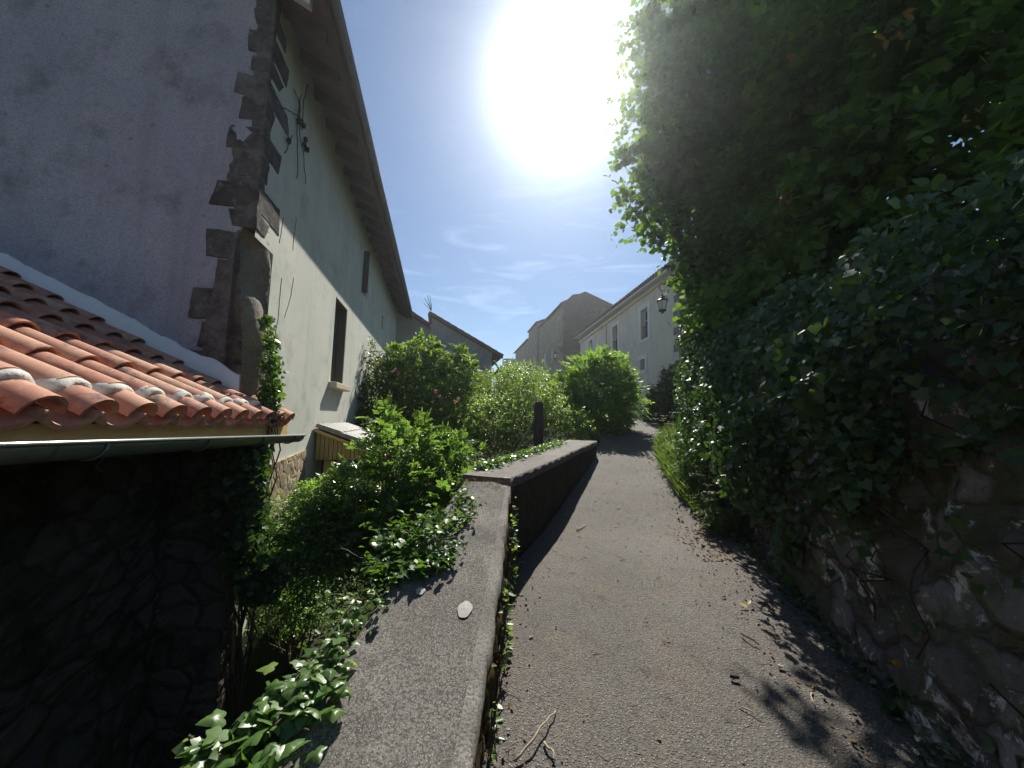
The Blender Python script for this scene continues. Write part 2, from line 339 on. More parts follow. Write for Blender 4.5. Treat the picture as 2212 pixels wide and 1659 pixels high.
# corrugated canal-tile sheet
def tile_sheet(mb, p0, e, u, period=.24, amp=.05, course=.4, thick=.05, step=.018):
    p0, e, u = map(np.asarray, (p0, e, u)); le, lu = np.linalg.norm(e), np.linalg.norm(u); nn = np.cross(e/le, u/lu); nn = nn if nn[2] > 0 else -nn
    ne = max(2, int(le/period)*6); rows = max(1, int(lu/course)); P = []
    for j in range(rows):
        for b, off in ((0, step), (1, 0)):
            f = (j+b)/rows
            row = []
            for i in range(ne+1):
                a = i/ne; w = math.cos(2*math.pi*i/6)
                row.append(p0+e*a+u*f+nn*(amp*(w if w > 0 else .7*w)+off))
            P.append(row)
    mb.grid(P)
    Q = [p0-nn*thick, p0+e-nn*thick, p0+e+u-nn*thick, p0+u-nn*thick]
    mb.add(Q, [(0, 1, 2, 3)])
    R = P[0]; mb.add([*R, *[p0+e*(i/ne)-nn*thick for i in range(ne+1)]], [(i, i+1, ne+2+i, ne+1+i) for i in range(ne)])
    for k in (0, -1):
        col = [row[k] for row in P]; base = p0 + (e if k == -1 else 0*e) - nn*thick
        c2 = [base+u*(((i+1)//2)/rows) for i in range(len(col))]
        mb.add([*col, *c2], [(i, i+1, len(col)+i+1, len(col)+i) for i in range(len(col)-1)])

# ------------------------------------------------------------------ leaves
def half(pts):
    k = len(pts); R = [(0, 0, 0)]+[(x, y, z) for x, y, z in pts]+[(0, 1, -.10)]
    L = [(-x, y, z) for x, y, z in R[1:-1]]
    v = R+L; f = [tuple(range(k+2)), tuple([0, k+1]+[k+2+i for i in range(k-1, -1, -1)])]
    return np.array(v, float), f
T_IVY = half([(.30, -.15, .05), (.44, .04, .06), (.60, .24, .04), (.44, .40, .05), (.27, .66, .0)])
def fan(out, zc=.0):
    R_ = [(x, y) for x, y in out]; L_ = [(-x, y) for x, y in R_[::-1]]; ring = [(0, 0)]+R_+[(0, 1.0)]+L_
    v = [(0, .42, .06)]+[(x*.5, .42+(y-.42)*.5, .045-.03*abs(x)) for x, y in ring]+[(x, y, -.16*(x*x+(y-.42)**2)-.02) for x, y in ring]; k = len(ring)
    f = [(0, 1+i, 1+(i+1) % k) for i in range(k)]+[(1+i, 1+k+i, 1+k+(i+1) % k, 1+(i+1) % k) for i in range(k)]
    return np.array(v, float), f
T_IVYHI = fan([(.12, -.10), (.30, -.13), (.42, -.02), (.47, .10), (.62, .24), (.50, .36), (.33, .44), (.26, .62), (.14, .82)])
T_ROUND = half([(.30, .02, .06), (.47, .38, .08), (.36, .72, .03)])
T_LANCE = half([(.17, .28, .05), (.15, .62, .02)])
T_OVAL = half([(.28, .25, .07), (.26, .62, .04)])
T_SMALL = half([(.30, .45, .08)])
T_BLADE = half([(.017, .1, .0), (.014, .6, -.03)])
def unit(a): return a/(np.linalg.norm(a, axis=-1, keepdims=True)+1e-9)
def leaves(name, c, d, nrm, size, tmpl, mat, parent=None):
    tv, tf = tmpl; c = np.asarray(c, float); N = len(c); d = unit(np.asarray(d, float)); nrm = np.asarray(nrm, float)
    x = unit(np.cross(d, nrm)); z = np.cross(x, d); sz = np.broadcast_to(np.asarray(size, float), (N,))[:, None, None]
    wv = RNG.uniform(.85, 1.15, (N, 1, 1))
    v = c[:, None] + sz*(tv[None, :, 0:1]*wv*x[:, None] + tv[None, :, 1:2]*d[:, None] + tv[None, :, 2:3]*z[:, None]*RNG.uniform(-.5, 2.2, (N, 1, 1)))
    k = len(tv); flat = np.concatenate([np.array(f) for f in tf]); lens = np.array([len(f) for f in tf])
    loops = (flat[None] + (np.arange(N)*k)[:, None]).ravel(); tot = np.tile(lens, N); st = np.concatenate([[0], np.cumsum(tot)[:-1]])
    me = bpy.data.meshes.new(name); me.vertices.add(N*k); me.vertices.foreach_set('co', v.ravel())
    me.loops.add(len(loops)); me.loops.foreach_set('vertex_index', loops.astype(np.int32))
    me.polygons.add(len(tot)); me.polygons.foreach_set('loop_start', st.astype(np.int32)); me.polygons.foreach_set('loop_total', tot.astype(np.int32))
    me.update(calc_edges=True); me.validate()
    if len(tv) > 15: me.polygons.foreach_set('use_smooth', [True]*len(me.polygons))
    return link(name, me, mat, parent)
def rnd(n): return unit(RNG.normal(size=(n, 3)))
def blob_points(blobs, S, seed, inner=.45, lump=.22):
    vol = np.array([r[0]*r[1]*r[2] if hasattr(r, '__len__') else r**3 for c, r in blobs])**.75; vol /= vol.sum()
    idx = RNG.choice(len(blobs), S, p=vol); C0 = np.array([c for c, r in blobs])[idx]
    R = np.array([r if hasattr(r, '__len__') else (r, r, r) for c, r in blobs], float)[idx]
    u = rnd(S); q = 1-(1-inner)*RNG.uniform(0, 1, (S, 1))**1.9
    q = q*(1+lump*vnoise(u*1.3+C0*.7, seed)[:, None])
    return C0+R*u*q, u, q[:, 0]
# sprigs of leaves: arrays of bases and directions
def sprig_arrays(B, D, L, n, spread=.8, droop=.25, pairs=False):
    S = len(B); D = unit(D); i = (np.arange(n)+.6)/n
    side = unit(np.cross(D, rnd(S)))
    ph = RNG.uniform(0, 6.28, S)
    sd2 = np.cross(D, side)
    out_c, out_d, out_n = [], [], []
    for k in range(n):
        a = ph + (k*math.pi if pairs else k*2.4)
        sv = side*np.cos(a)[:, None]+sd2*np.sin(a)[:, None]
        c = B+D*(L*i[k])[:, None]; c[:, 2] -= droop*L*i[k]**2
        dd = D*(.55)+sv*spread+RNG.normal(size=(S, 3))*.22; dd[:, 2] -= .15
        nn = np.array([0, 0, 1.0])+RNG.normal(size=(S, 3))*.55+D*.25
        out_c.append(c); out_d.append(dd); out_n.append(nn)
    return np.concatenate(out_c), np.concatenate(out_d), np.concatenate(out_n)
def crown(name, blobs, S, n, L, size, tmpl, mat, parent, seed=1, inner=.45, lump=.22, upb=.5, keep=None, spread=.8, droop=.25):
    B, u, q = blob_points(blobs, S, seed, inner, lump)
    if keep is not None:
        kk = keep(B); B, u = B[kk], u[kk]
    D = u+V(0, 0, upb)+RNG.normal(size=B.shape)*.45
    c, d, nn = sprig_arrays(B, D, RNG.uniform(.7, 1.3, len(B))*L, n, spread, droop)
    if keep is not None:
        kk = keep(c); c, d, nn = c[kk], d[kk], nn[kk]
    return leaves(name, c, d, nn, size*RNG.uniform(.6, 1.25, len(c)), tmpl, mat, parent)
def stems(name, base, tips, r0, mat, parent, wob=.08, n=5):
    mb = MB()
    for k, tp in enumerate(tips):
        b = np.asarray(base if np.ndim(base) == 1 else base[k], float); tp = np.asarray(tp, float); pts = []
        for i in range(n+1):
            f = i/n; p = b*(1-f)+tp*f; p = p + RNG.normal(size=3)*wob*math.sin(math.pi*f); p[2] += .1*np.linalg.norm(tp-b)*math.sin(math.pi*f)*.5; pts.append(p)
        mb.tube(pts, [r0*(1-.75*i/n) for i in range(n+1)], 5)
    return mb.build(name, mat, parent, True)
def pxblobs(lst): return [(at(u, v, Y), (px(ru, Y), max(px((ru+rv)/2, Y)*dp, .12), px(rv, Y))) for u, v, Y, ru, rv, dp in lst]

# ================================================================== LIGHT
SAZ, SEL = math.radians(7.9), math.radians(45.7)
SUN = V(math.sin(SAZ)*math.cos(SEL), math.cos(SAZ)*math.cos(SEL), math.sin(SEL))
ld = bpy.data.lights.new('sun', 'SUN'); ld.energy = 4.5; ld.angle = math.radians(.5); ld.color = (1, .95, .86)
lo = bpy.data.objects.new('sun', ld); COL.objects.link(lo); lo.rotation_euler = Vector(-SUN).to_track_quat('-Z', 'Y').to_euler()
w = bpy.data.worlds.new('World'); sc.world = w; w.use_nodes = True; t = w.node_tree; t.nodes.clear()
def wn(typ, **kw):
    nd = t.nodes.new(typ)
    for k, v in kw.items(): setattr(nd, k, v)
    return nd
def wm(op, a, b=0.0):
    nd = wn('ShaderNodeMath', operation=op)
    for i, v in enumerate((a, b)):
        if hasattr(v, 'is_output'): t.links.new(v, nd.inputs[i])
        else: nd.inputs[i].default_value = v
    return nd.outputs[0]
sky = wn('ShaderNodeTexSky'); sky.sky_type = 'NISHITA'; sky.sun_disc = False; sky.sun_elevation = SEL; sky.sun_rotation = SAZ
sky.air_density = 1.0; sky.dust_density = 0.05; sky.ozone_density = 2.2; sky.altitude = 100
bg = wn('ShaderNodeBackground'); bg.inputs[1].default_value = .060; t.links.new(sky.outputs[0], bg.inputs[0])
tc = wn('ShaderNodeTexCoord'); dot = wn('ShaderNodeVectorMath', operation='DOT_PRODUCT'); t.links.new(tc.outputs['Generated'], dot.inputs[0]); dot.inputs[1].default_value = tuple(SUN)
ang = wm('MULTIPLY', wm('ARCCOSINE', wm('MINIMUM', dot.outputs['Value'], .99999)), 57.2958)
core = wm('MULTIPLY', wm('EXPONENT', wm('MULTIPLY', wm('POWER', wm('DIVIDE', ang, 5.7), 2.2), -1.0)), 1.7)
halo = wm('MULTIPLY', wm('EXPONENT', wm('DIVIDE', ang, -10.0)), .03)
glow = wm('ADD', core, halo)
bg2 = wn('ShaderNodeBackground'); bg2.inputs[0].default_value = (.96, .98, 1, 1); t.links.new(glow, bg2.inputs[1])
# thin cirrus
mp = wn('ShaderNodeMapping'); t.links.new(tc.outputs['Generated'], mp.inputs[0]); mp.inputs['Scale'].default_value = (3.2, 3.2, 15); mp.inputs['Rotation'].default_value = (0, .12, 0); mp.inputs['Location'].default_value = (.4, .1, 2.1)
cn = wn('ShaderNodeTexNoise'); cn.inputs['Scale'].default_value = 1.7; cn.inputs['Detail'].default_value = 9; cn.inputs['Roughness'].default_value = .62; cn.inputs['Distortion'].default_value = .7; t.links.new(mp.outputs[0], cn.inputs['Vector'])
rp = wn('ShaderNodeValToRGB'); rp.color_ramp.elements[0].position = .53; rp.color_ramp.elements[1].position = .78; t.links.new(cn.outputs['Fac'], rp.inputs[0])
sepd = wn('ShaderNodeSeparateXYZ'); t.links.new(tc.outputs['Generated'], sepd.inputs[0])
band = wn('ShaderNodeValToRGB'); be = band.color_ramp.elements; be[0].position = .12; be[0].color = (0,)*3+(1,); be[1].position = .3; be[1].color = (1,)*3+(1,)
x = be.new(.42); x.color = (.9,)*3+(1,); x = be.new(.6); x.color = (.12,)*3+(1,); t.links.new(sepd.outputs['Z'], band.inputs[0])
cl = wm('MULTIPLY', wm('MULTIPLY', rp.outputs[0], band.outputs[0]), .11)
bg3 = wn('ShaderNodeBackground'); bg3.inputs[0].default_value = (.93, .97, 1, 1); t.links.new(cl, bg3.inputs[1])
a1 = wn('ShaderNodeAddShader'); t.links.new(bg.outputs[0], a1.inputs[0]); t.links.new(bg2.outputs[0], a1.inputs[1])
a2 = wn('ShaderNodeAddShader'); t.links.new(a1.outputs[0], a2.inputs[0]); t.links.new(bg3.outputs[0], a2.inputs[1])
wo = wn('ShaderNodeOutputWorld'); t.links.new(a2.outputs[0], wo.inputs[0])
sc.view_settings.view_transform = 'Standard'; sc.view_settings.look = 'None'; sc.view_settings.exposure = .85; sc.view_settings.gamma = 1
sc.cycles.use_denoising = True; sc.cycles.max_bounces = 8; sc.cycles.diffuse_bounces = 4; sc.cycles.transmission_bounces = 4
sc.cycles.sample_clamp_indirect = 6; sc.cycles.caustics_reflective = False; sc.cycles.caustics_refractive = False

# ================================================================== GROUND
LX = [(-4, -.30), (1.6, -.14), (3.7, -.02), (4.3, .15), (7.4, 1.75), (8.6, 2.35), (12, 3.15), (16, 3.2), (30, 2.0), (60, 0)]   # left edge of the lane (y, x)
RB = [(-4, .6), (1.63, 1.66), (4.0, 2.28), (5.0, 2.75), (6.5, 3.15), (8.6, 3.75), (10.4, 4.7), (13, 6.6), (30, 6.0), (60, 5)]  # right foot of the lane
lx = lambda y: np.interp(y, [a for a, b in LX], [b for a, b in LX]); rx = lambda y: np.interp(y, [a for a, b in RB], [b for a, b in RB])
ys = np.concatenate([np.arange(-4, 1, .5), np.arange(1, 8, .06), np.arange(8, 14, .15), np.arange(14, 60.1, 2)]); P = []
for y in ys:
    a, b = lx(y)-.25, rx(y)+.55; xs = np.linspace(a, b, 41); row = np.stack([xs, np.full(41, y), np.full(41, float(lane_z(y)))], -1)
    row[:, 2] += .008*vnoise(row*1.0, 5, 1.3) + .02*np.clip((xs-rx(y)+.35)/.5, 0, 1)**2; P.append(row)
mb = MB(); mb.grid(P); o = mb.build('path', 'asphalt', None, True); kind(o, 'structure')
def ground_z(x, y):
    L = float(lane_z(min(y, 40))); a = np.interp(y, [-8, 7.5, 9.5, 14], [-1.05, -.75, .2, 1]); low = a if y < 9.5 else .2+(L-.55)*np.clip((y-9.5)/6, 0, 1)
    l, r = lx(y), rx(y)
    lo_ = min(low, L-.12) - (.8 if y < 3.4 else .8*max(0, 1-(y-3.4)/.6)); hi = L + (2.3 if y < 5.2 else np.interp(y, [5.2, 7, 12], [2.3, 1.2, -.1]))
    if x < l-.35: f = np.clip((l-.35-x)/.25, 0, 1); return (L-.10)*(1-f)+lo_*f
    if x > r+.85: f = np.clip((x-r-.85)/.5, 0, 1); return (L-.10)*(1-f)+hi*f
    return L-.10
xs = np.unique(np.concatenate([np.linspace(-200, -40, 8), np.linspace(-40, -8, 12), np.arange(-8, 9, .2), np.linspace(9, 40, 12), np.linspace(40, 200, 8)]))
yy = np.unique(np.concatenate([np.linspace(-100, -8, 8), np.arange(-8, 17, .25), np.linspace(17, 60, 20), np.linspace(60, 300, 12)]))
mb = MB(); mb.grid([[(x, y, ground_z(x, y)) for x in xs] for y in yy]); kind(mb.build('ground', 'ground', None, True), 'structure')

# ================================================================== PARAPET WALL
pb0, pb1 = hit(1045, 1659), hit(1110, 1165)
paz = math.atan2(pb1[0]-pb0[0], pb1[1]-pb0[1]); pdir = V(math.sin(paz), math.cos(paz), 0); pn = V(math.cos(paz), -math.sin(paz), 0)
def on_pl(u, v, p0, nrm):
    r = ray(u, v); k = ((np.asarray(p0)-CAM)@nrm)/(r@nrm); return CAM+k*r
k0, k1 = on_pl(1020, 1659, pb0, pn), on_pl(1105, 1042, pb0, pn)
sl = (k1[2]-k0[2])/((k1-k0)@pdir)
def zat(z, u, v): r = ray(u, v); k = (z-H)/r[2]; return CAM+k*r
lf0 = zat(k0[2]-.0, 560, 1659); lf1 = zat(k1[2], 1008, 1032)
wd0, wd1 = (k0-lf0)@pn, (k1-lf1)@pn
print('PARAPET', pb0, pb1, k0, k1, 'slope', sl, 'width', wd0, wd1)
par = thing('parapet_wall', 'low rendered garden wall with grey concrete coping that bends beside the lane', 'wall', (k1[0], k1[1], 0))
kY = (k1-k0)@pdir; a0 = -3.0
def cop(a, f, dz=0.0):        # f 0 at lane edge, 1 at garden edge
    wdt = wd0+(wd1-wd0)*(a/kY); return k0+pdir*a-pn*wdt*f+ZU*(sl*a-.5*0+dz)
EW = .085
mbc = MB(); mbe = MB(); A = np.linspace(a0, kY, 90)
P = []
for a in A:
    row = [cop(a, f) for f in np.linspace(EW, 1, 28)]
    P.append([p+ZU*(.006*float(vnoise(p, 3, 2.5))-(.02 if i == 27 else 0))-pn*(.012*float(vnoise(p, 8, 6)) if i == 27 else 0) for i, p in enumerate(row)])
Pt = [[p for p in r]+[r[-1]-ZU*.14] for r in P]; mbc.grid(Pt)
mbc.add([*[r[-2] for r in Pt][-1:], *Pt[-1]], [])
copg = mbc.build('coping', 'coping', par, True)
P = []
for a in A:
    row = [cop(a, f) for f in np.linspace(0, EW+.012, 5)]; j = .014*float(vnoise(row[0], 4, 7))+.008*float(vnoise(row[0], 5, 23))
    row[0] = row[0]-pn*j-ZU*.012; row = [row[0]-ZU*.05+pn*.004]+[p+ZU*(.006*float(vnoise(p, 3, 2.5))+.002) for p in row]; P.append(row)
mbe.grid(P); mbe.build('worn_edge', 'edge', par, True)
mbw = MB(); P = []
for a in A:
    top = cop(a, 0, -.03); b = float(lane_z(top[1]))-.1
    row = []
    for f in np.linspace(0, 1, 14):
        q = top*(1-f)+V(top[0], top[1], b)*f; q = q-pn*(.012+.018*float(vnoise(q, 9, 9))+.010*float(vnoise(q, 19, 24)))+pn*.015*f; row.append(q)
    P.append(row)
mbw.grid(P); P = [[cop(a, 1, -.1)+pn*.02, cop(a, 1)*V(1, 1, 0)+pn*.02-ZU*1.3] for a in A]; mbw.grid(P)
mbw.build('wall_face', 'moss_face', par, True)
# second run, a little higher and turned to the right
e0 = hit(1116, 1163); e1 = hit(1286, 977); az2 = math.atan2(e1[0]-e0[0], e1[1]-e0[1]); d2 = V(math.sin(az2), math.cos(az2), 0); n2 = V(math.cos(az2), -math.sin(az2), 0)
q0 = k1+ZU*.035+pdir*.0; q1 = at(1290, 952, 7.55); az2 = math.atan2(q1[0]-q0[0], q1[1]-q0[1]); d2 = V(math.sin(az2), math.cos(az2), 0); n2 = V(math.cos(az2), -math.sin(az2), 0)
print('SECOND', e0, e1, q0, q1, math.degrees(az2))
L2 = (q1-q0)@d2; w2a = .50; s2 = (q1[2]-q0[2])/L2
r = zat(q1[2], 1242, 947); w2b = max(.3, min(.8, (q1-r)@n2))
print('w2', w2a, w2b, L2, s2)
def cop2(a, f, dz=0.0): return q0+d2*a-n2*(w2a+(w2b-w2a)*a/L2)*f+ZU*(s2*a+dz)
mb = MB(); A2 = np.linspace(-.02, L2, 60); P = []
for a in A2:
    row = [cop2(a, f) for f in np.linspace(0, 1, 16)]; row = [p+ZU*.006*float(vnoise(p, 31, 2.5)) for p in row]
    row[0] = row[0]-n2*.004*float(vnoise(row[0], 41, 8))
    P.append([row[0]-ZU*.09]+row+[row[-1]-ZU*.12])
mb.grid(P)
for k in (0, -1):
    r = P[k]; mb.add([*r[1:-1], *[p-ZU*.12 for p in r[1:-1]]], [(i, i+1, i+17, i+16) for i in range(15)])
o = mb.build('coping', 'coping', par, True); o['label'] = 'raised far run of the concrete coping'
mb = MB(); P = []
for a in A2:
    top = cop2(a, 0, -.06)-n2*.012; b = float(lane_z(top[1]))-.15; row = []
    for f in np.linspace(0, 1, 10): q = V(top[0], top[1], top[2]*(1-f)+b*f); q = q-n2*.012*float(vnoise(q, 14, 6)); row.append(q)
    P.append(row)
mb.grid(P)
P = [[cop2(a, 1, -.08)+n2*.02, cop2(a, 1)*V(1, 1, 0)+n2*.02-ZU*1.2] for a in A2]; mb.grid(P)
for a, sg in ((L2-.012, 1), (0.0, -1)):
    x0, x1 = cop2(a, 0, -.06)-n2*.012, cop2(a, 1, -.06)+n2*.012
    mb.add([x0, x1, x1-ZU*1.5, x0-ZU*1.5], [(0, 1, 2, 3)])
mb.build('wall_face', 'shade_face', par, False)
for u, v, ru, rv in ((1004, 1318, 15, 9), (908, 1278, 10, 5), (1150, 1010, 14, 3)):
    p = on_pl(u, v, k0, np.cross(pdir+sl*ZU, pn))
    a = (p-k0)@pdir; f = ((k0-p)@pn)/(wd0+(wd1-wd0)*a/kY)
    if u > 1100: continue
    mb = MB(); c = cop(a, f, .009); N = 22
    ring = [c+pdir*px(rv*2.1, 2)*(1+.10*math.sin(2*x+u)+.05*math.sin(5*x))*math.sin(x)+pn*px(ru, 2)*(1+.08*math.sin(3*x))*math.cos(x)-ZU*.004 for x in np.linspace(0, 6.283, N, False)]
    ring = [p+ZU*(sl*((p-c)@pdir)) for p in ring]
    mb.add([c, *ring], [(0, 1+i, 1+(i+1) % N) for i in range(N)]); mb.build('lichen_patch', 'lichen', par)

# ================================================================== LEFT HOUSE
S0, T0, SE = 3.8, -1.8, 15.4
EZ, ET, RS = 5.76, -1.25, .5                         # eave underside height, eave t, roof slope
roofz = lambda tt: EZ + RS*(ET-tt)
house = thing('plastered_house', 'tall grey and cream rendered house with brown corner stones and wide wooden eaves', 'house', hp(S0, T0, -1))
win = (6.62, 7.44, 2.17, 3.66); upw = (8.62, 9.1, 4.45, 5.45); door = (6.45, 7.5, -1.2, .98); vent = (11.6, 11.95, 4.3, 4.75)
CH = lambda z: .15*np.clip((3.62-z)/.3, 0, 1)
mb = facade(hp(0, T0, 0), DH, NH, S0, SE, -1.6, roofz(T0)-.01, [win, upw, door, vent, (S0, S0+.40, -1.6, 3.32, 0)], .22)
mb.add([hp(SE, T0, -1.6), hp(SE, T0-8, -1.6), hp(SE, T0-8, roofz(T0-7)), hp(SE, T0, roofz(T0)-.01)], [(0, 1, 2, 3)])
mb.build('facade_wall', 'facade', house)
mb = MB(); P = []
for i, tt in enumerate(np.linspace(T0+.005, -10, 100)):
    P.append([hp(S0-.006-.012*float(vnoise(V(tt, z, 0), 2, .9)), min(tt, T0+.005-CH(z)-.002*(i if CH(z) > 0 else 0)) if i < 3 else tt, z) for z in np.linspace(-1.6, roofz(tt)-.02, 60)])
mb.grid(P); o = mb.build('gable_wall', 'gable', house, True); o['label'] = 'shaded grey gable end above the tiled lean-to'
# quoins
Q = [(556, 20, 58), (543, 64, 112), (550, 120, 156), (509, 158, 206), (528, 209, 262), (492, 266, 320), (523, 330, 382), (465, 385, 446), (500, 448, 490), (444, 493, 556), (470, 560, 618), (452, 622, 690), (470, 694, 752), (440, 756, 832), (470, 836, 900)]
rg = random.Random(5)
ctex = bpy.data.textures.new('stone_clouds', 'CLOUDS'); ctex.noise_scale = .16; ctex.noise_depth = 3
def roughen(o, amt=.035, lv=3):
    m1 = o.modifiers.new('subdivide', 'SUBSURF'); m1.subdivision_type = 'SIMPLE'; m1.levels = lv; m1.render_levels = lv
    m2 = o.modifiers.new('rough', 'DISPLACE'); m2.texture = ctex; m2.strength = amt; m2.mid_level = .5; m2.texture_coords = 'LOCAL'
for i, (ul, v0, v1) in enumerate(Q):
    tl, zt = on_s(ul, v0, S0); _, zb = on_s(ul, v1, S0); b = (.40 if i % 2 else .22)+rg.uniform(-.06, .08)
    if v0 > 600: tl = T0-(.46 if i % 2 else .36)
    tc = T0+.010
    if v0 > 480: tc = T0-.145; b = .03
    j = lambda k=1.0: rg.uniform(-.03, .03)*k
    a_, c_ = [[hp(S0-.019, tl+j(), z+j(.5)), hp(S0-.019, tc, z+j(.3)), hp(S0+b+j(2)*(b > .1), tc-.002, z+j(.6)), hp(S0+b, tc-.1, z), hp(S0+.025, tc-.1, z), hp(S0+.05, tl, z)] for z in (zb+.008, zt-.008)]
    mb = MB(); mb.add(a_+c_, [(0, 1, 7, 6), (1, 2, 8, 7), (2, 3, 9, 8), (0, 6, 11, 5), (0, 5, 4, 1), (1, 4, 3, 2), (6, 7, 10, 11), (7, 8, 9, 10)])
    roughen(mb.build('quoin', 'quoin', house, False, .010), .026)
mb = MB()                                              # dark smear of bared masonry round the lower corner
pts = [(520, 500), (505, 545), (468, 600), (448, 690), (440, 760), (455, 800), (452, 860), (527, 900)]
ring = [on_s(u, v, S0) for u, v in pts]
ring = [hp(S0-.022, tt, z) for tt, z in ring]+[hp(S0-.022, T0+.004, ring[-1][1]-.2), hp(S0-.022, T0+.004, ring[0][1])] if False else [hp(S0-.020, tt, z) for tt, z in ring]+[hp(S0-.020, T0-.15, on_s(527, 900, S0)[1]), hp(S0-.020, T0-.15, on_s(520, 500, S0)[1])]
mb.add(ring, [tuple(range(len(ring)))]); P = []
for z in np.linspace(3.5, 5.95, 120): P.append([hp(S0-.016, T0-.19-.07*float(vnoise(V(z, 0, 0), 44, 2.2))-.03*float(vnoise(V(z, 0, 0), 46, 9)), z), hp(S0-.018, T0+.006, z), hp(S0+.09+.05*float(vnoise(V(z, 3, 0), 45, 2.6)), T0+.007, z)])
mb.grid(P); mb.build('bared_masonry', 'quoin', house)
# pale rough lower corner on the lane side
mb = MB(); P = []
zs = np.linspace(-.9, 3.5, 110); ss = np.linspace(0, 1, 18)
for z in zs:
    wd = np.interp(z, [-.9, 1.0, 1.3, 2.4, 2.7, 2.9, 3.5], [.42, .42, .58, .56, .44, .36, .30]); pr = np.interp(z, [-.9, 1.0, 1.3, 2.3, 2.72, 2.8, 3.5], [.02, .02, .10, .10, .05, .012, .006]); c0 = float(CH(z))
    row = [hp(S0+.012, T0-c0-.05, z), hp(S0-.012, T0-c0+.006, z)]
    row += [hp(S0+wd*f, T0-c0*(1-f)+pr*math.sin(math.pi*min(1, f*.92))+(.020*float(vnoise(V(z, f*wd, 0), 6, 5))+.014*float(vnoise(V(z, f*wd, 0), 7, 15)))*min(1, f*3), z) for f in ss[1:]]+[hp(S0+wd+.02, T0-.05, z)]; P.append(row)
mb.grid(P); mb.add(P[-1], [tuple(range(len(P[-1])))]); mb.build('rough_corner', 'rough_corner', house, True)
# cracks in the render
for lst in ([(608, 600), (604, 640), (600, 690), (592, 740)], [(634, 600), (628, 640), (620, 668), (613, 690)], [(612, 470), (608, 500), (603, 530)], [(640, 470), (634, 520), (632, 545)]):
    pts = []; mb = MB()
    for u, v in lst: s, z = on_t(u, v, T0); pts.append(hp(s, T0+.001, z))
    fine = []
    for i in range(len(pts)-1):
        for f in np.linspace(0, 1, 6, False): fine.append(pts[i]*(1-f)+pts[i+1]*f+DH*rg.uniform(-.008, .008))
    mb.tube(fine, .0035, 4); mb.build('render_crack', 'dark_twig', house)
# window
wf = MB(); pane_box(wf, hp(0, T0, 0), DH, NH, win[0]+.003, win[1]-.003, win[2]+.003, win[3]-.003, .14, .19)
for k in range(1, 5): pane_box(wf, hp(0, T0, 0), DH, NH, win[0]+k*(win[1]-win[0])/5-.006, win[0]+k*(win[1]-win[0])/5+.006, win[2]+.01, win[3]-.01, .128, .142)
wn_ = wf.build('window', 'shutter', house)
wl = MB(); pane_box(wl, hp(0, T0, 0), DH, NH, win[1]-.03, win[1]-.004, win[2]+.002, win[3]-.002, .012, .14); pane_box(wl, hp(0, T0, 0), DH, NH, win[0]+.004, win[1]-.031, win[3]-.03, win[3]-.004, .012, .14); wl.build('frame', 'shutter', wn_); wn_['label'] = 'narrow shuttered window on the sunlit side'
mb = MB(); mb.hexa([hp(s, tt, z) for z in (win[2]-.11, win[2]-.004) for s, tt in ((win[0]-.10, T0-.12), (win[1]+.08, T0-.12), (win[1]+.08, T0+.13), (win[0]-.10, T0+.13))]); mb.build('sill', 'sill', wn_, False, .012)
mb = MB(); pane_box(mb, hp(0, T0, 0), DH, NH, upw[0]+.003, upw[1]-.003, upw[2]+.003, upw[3]-.003, .12, .2); u_ = mb.build('window', 'shutter', house)
mb = MB(); pane_box(mb, hp(0, T0, 0), DH, NH, upw[0]-.045, upw[0]+.0, upw[2]-.03, upw[3]-.05, -.12, -.004); mb.build('open_shutter', 'shutter', u_)
mb = MB(); pane_box(mb, hp(0, T0, 0), DH, NH, vent[0]+.003, vent[1]-.003, vent[2]+.003, vent[3]-.003, .12, .2); mb.build('vent', 'dark_opening', house)
# stone facing low on the wall
mb = MB(); sA, zA = on_t(587, 1000, T0); sB, zB = on_t(657, 972, T0)
P = [[hp(s, T0+.035+.006*float(vnoise(V(s, z, 0), 3, 9)), z) for z in np.linspace(-1.3, zA+(zB-zA)*(s-sA)/(sB-sA), 30)] for s in np.linspace(S0+.6, sB, 24)]
mb.grid(P); mb.add([P[i][-1] for i in range(24)]+[hp(s, T0-.01, zA+(zB-zA)*(s-sA)/(sB-sA)) for s in np.linspace(S0+.6, sB, 24)], [(i, i+1, 25+i, 24+i) for i in range(23)])
mb.add([*P[-1], *[hp(sB, T0-.01, z) for z in np.linspace(-1.3, zB, 30)]], [(i, i+1, 31+i, 30+i) for i in range(29)])
mb.build('stone_facing', 'cladding', house)
# roof with soffit, rafters and gutter
roof = MB()
for lo_, hi_, mat_, nm in ((0, .03, 'soffit', 'soffit'),):
    q = [hp(s, tt, roofz(tt)+d) for d in (lo_, hi_) for s, tt in ((3.48, ET), (SE+.3, ET), (SE+.3, -9), (3.48, -9))]
    mb = MB(); mb.hexa(q); rf = mb.build('soffit', 'soffit', house)
mb = MB(); tile_sheet(mb, hp(3.46, ET+.05, roofz(ET+.05)+.12), DH*(SE+.32-3.46), NH*(-8)+ZU*4.0, .22, .05, .38, .085); mb.build('roof', 'old_tile', house)
for s in np.arange(3.95, SE, .52):
    mb = MB(); c = [hp(s+a, tt, roofz(tt)-d) for d in (.13, .003) for a, tt in ((-.04, ET-.1), (.04, ET-.1), (.04, T0-.1), (-.04, T0-.1))]; mb.hexa(c); mb.build('rafter', 'rafter', house)
mb = MB(); mb.hexa([hp(s, tt, roofz(tt)-d) for d in (.15, .004) for s, tt in ((3.60, ET-.16), (3.67, ET-.16), (3.67, T0-.05), (3.60, T0-.05))]); mb.build('verge_board', 'pale_board', house)
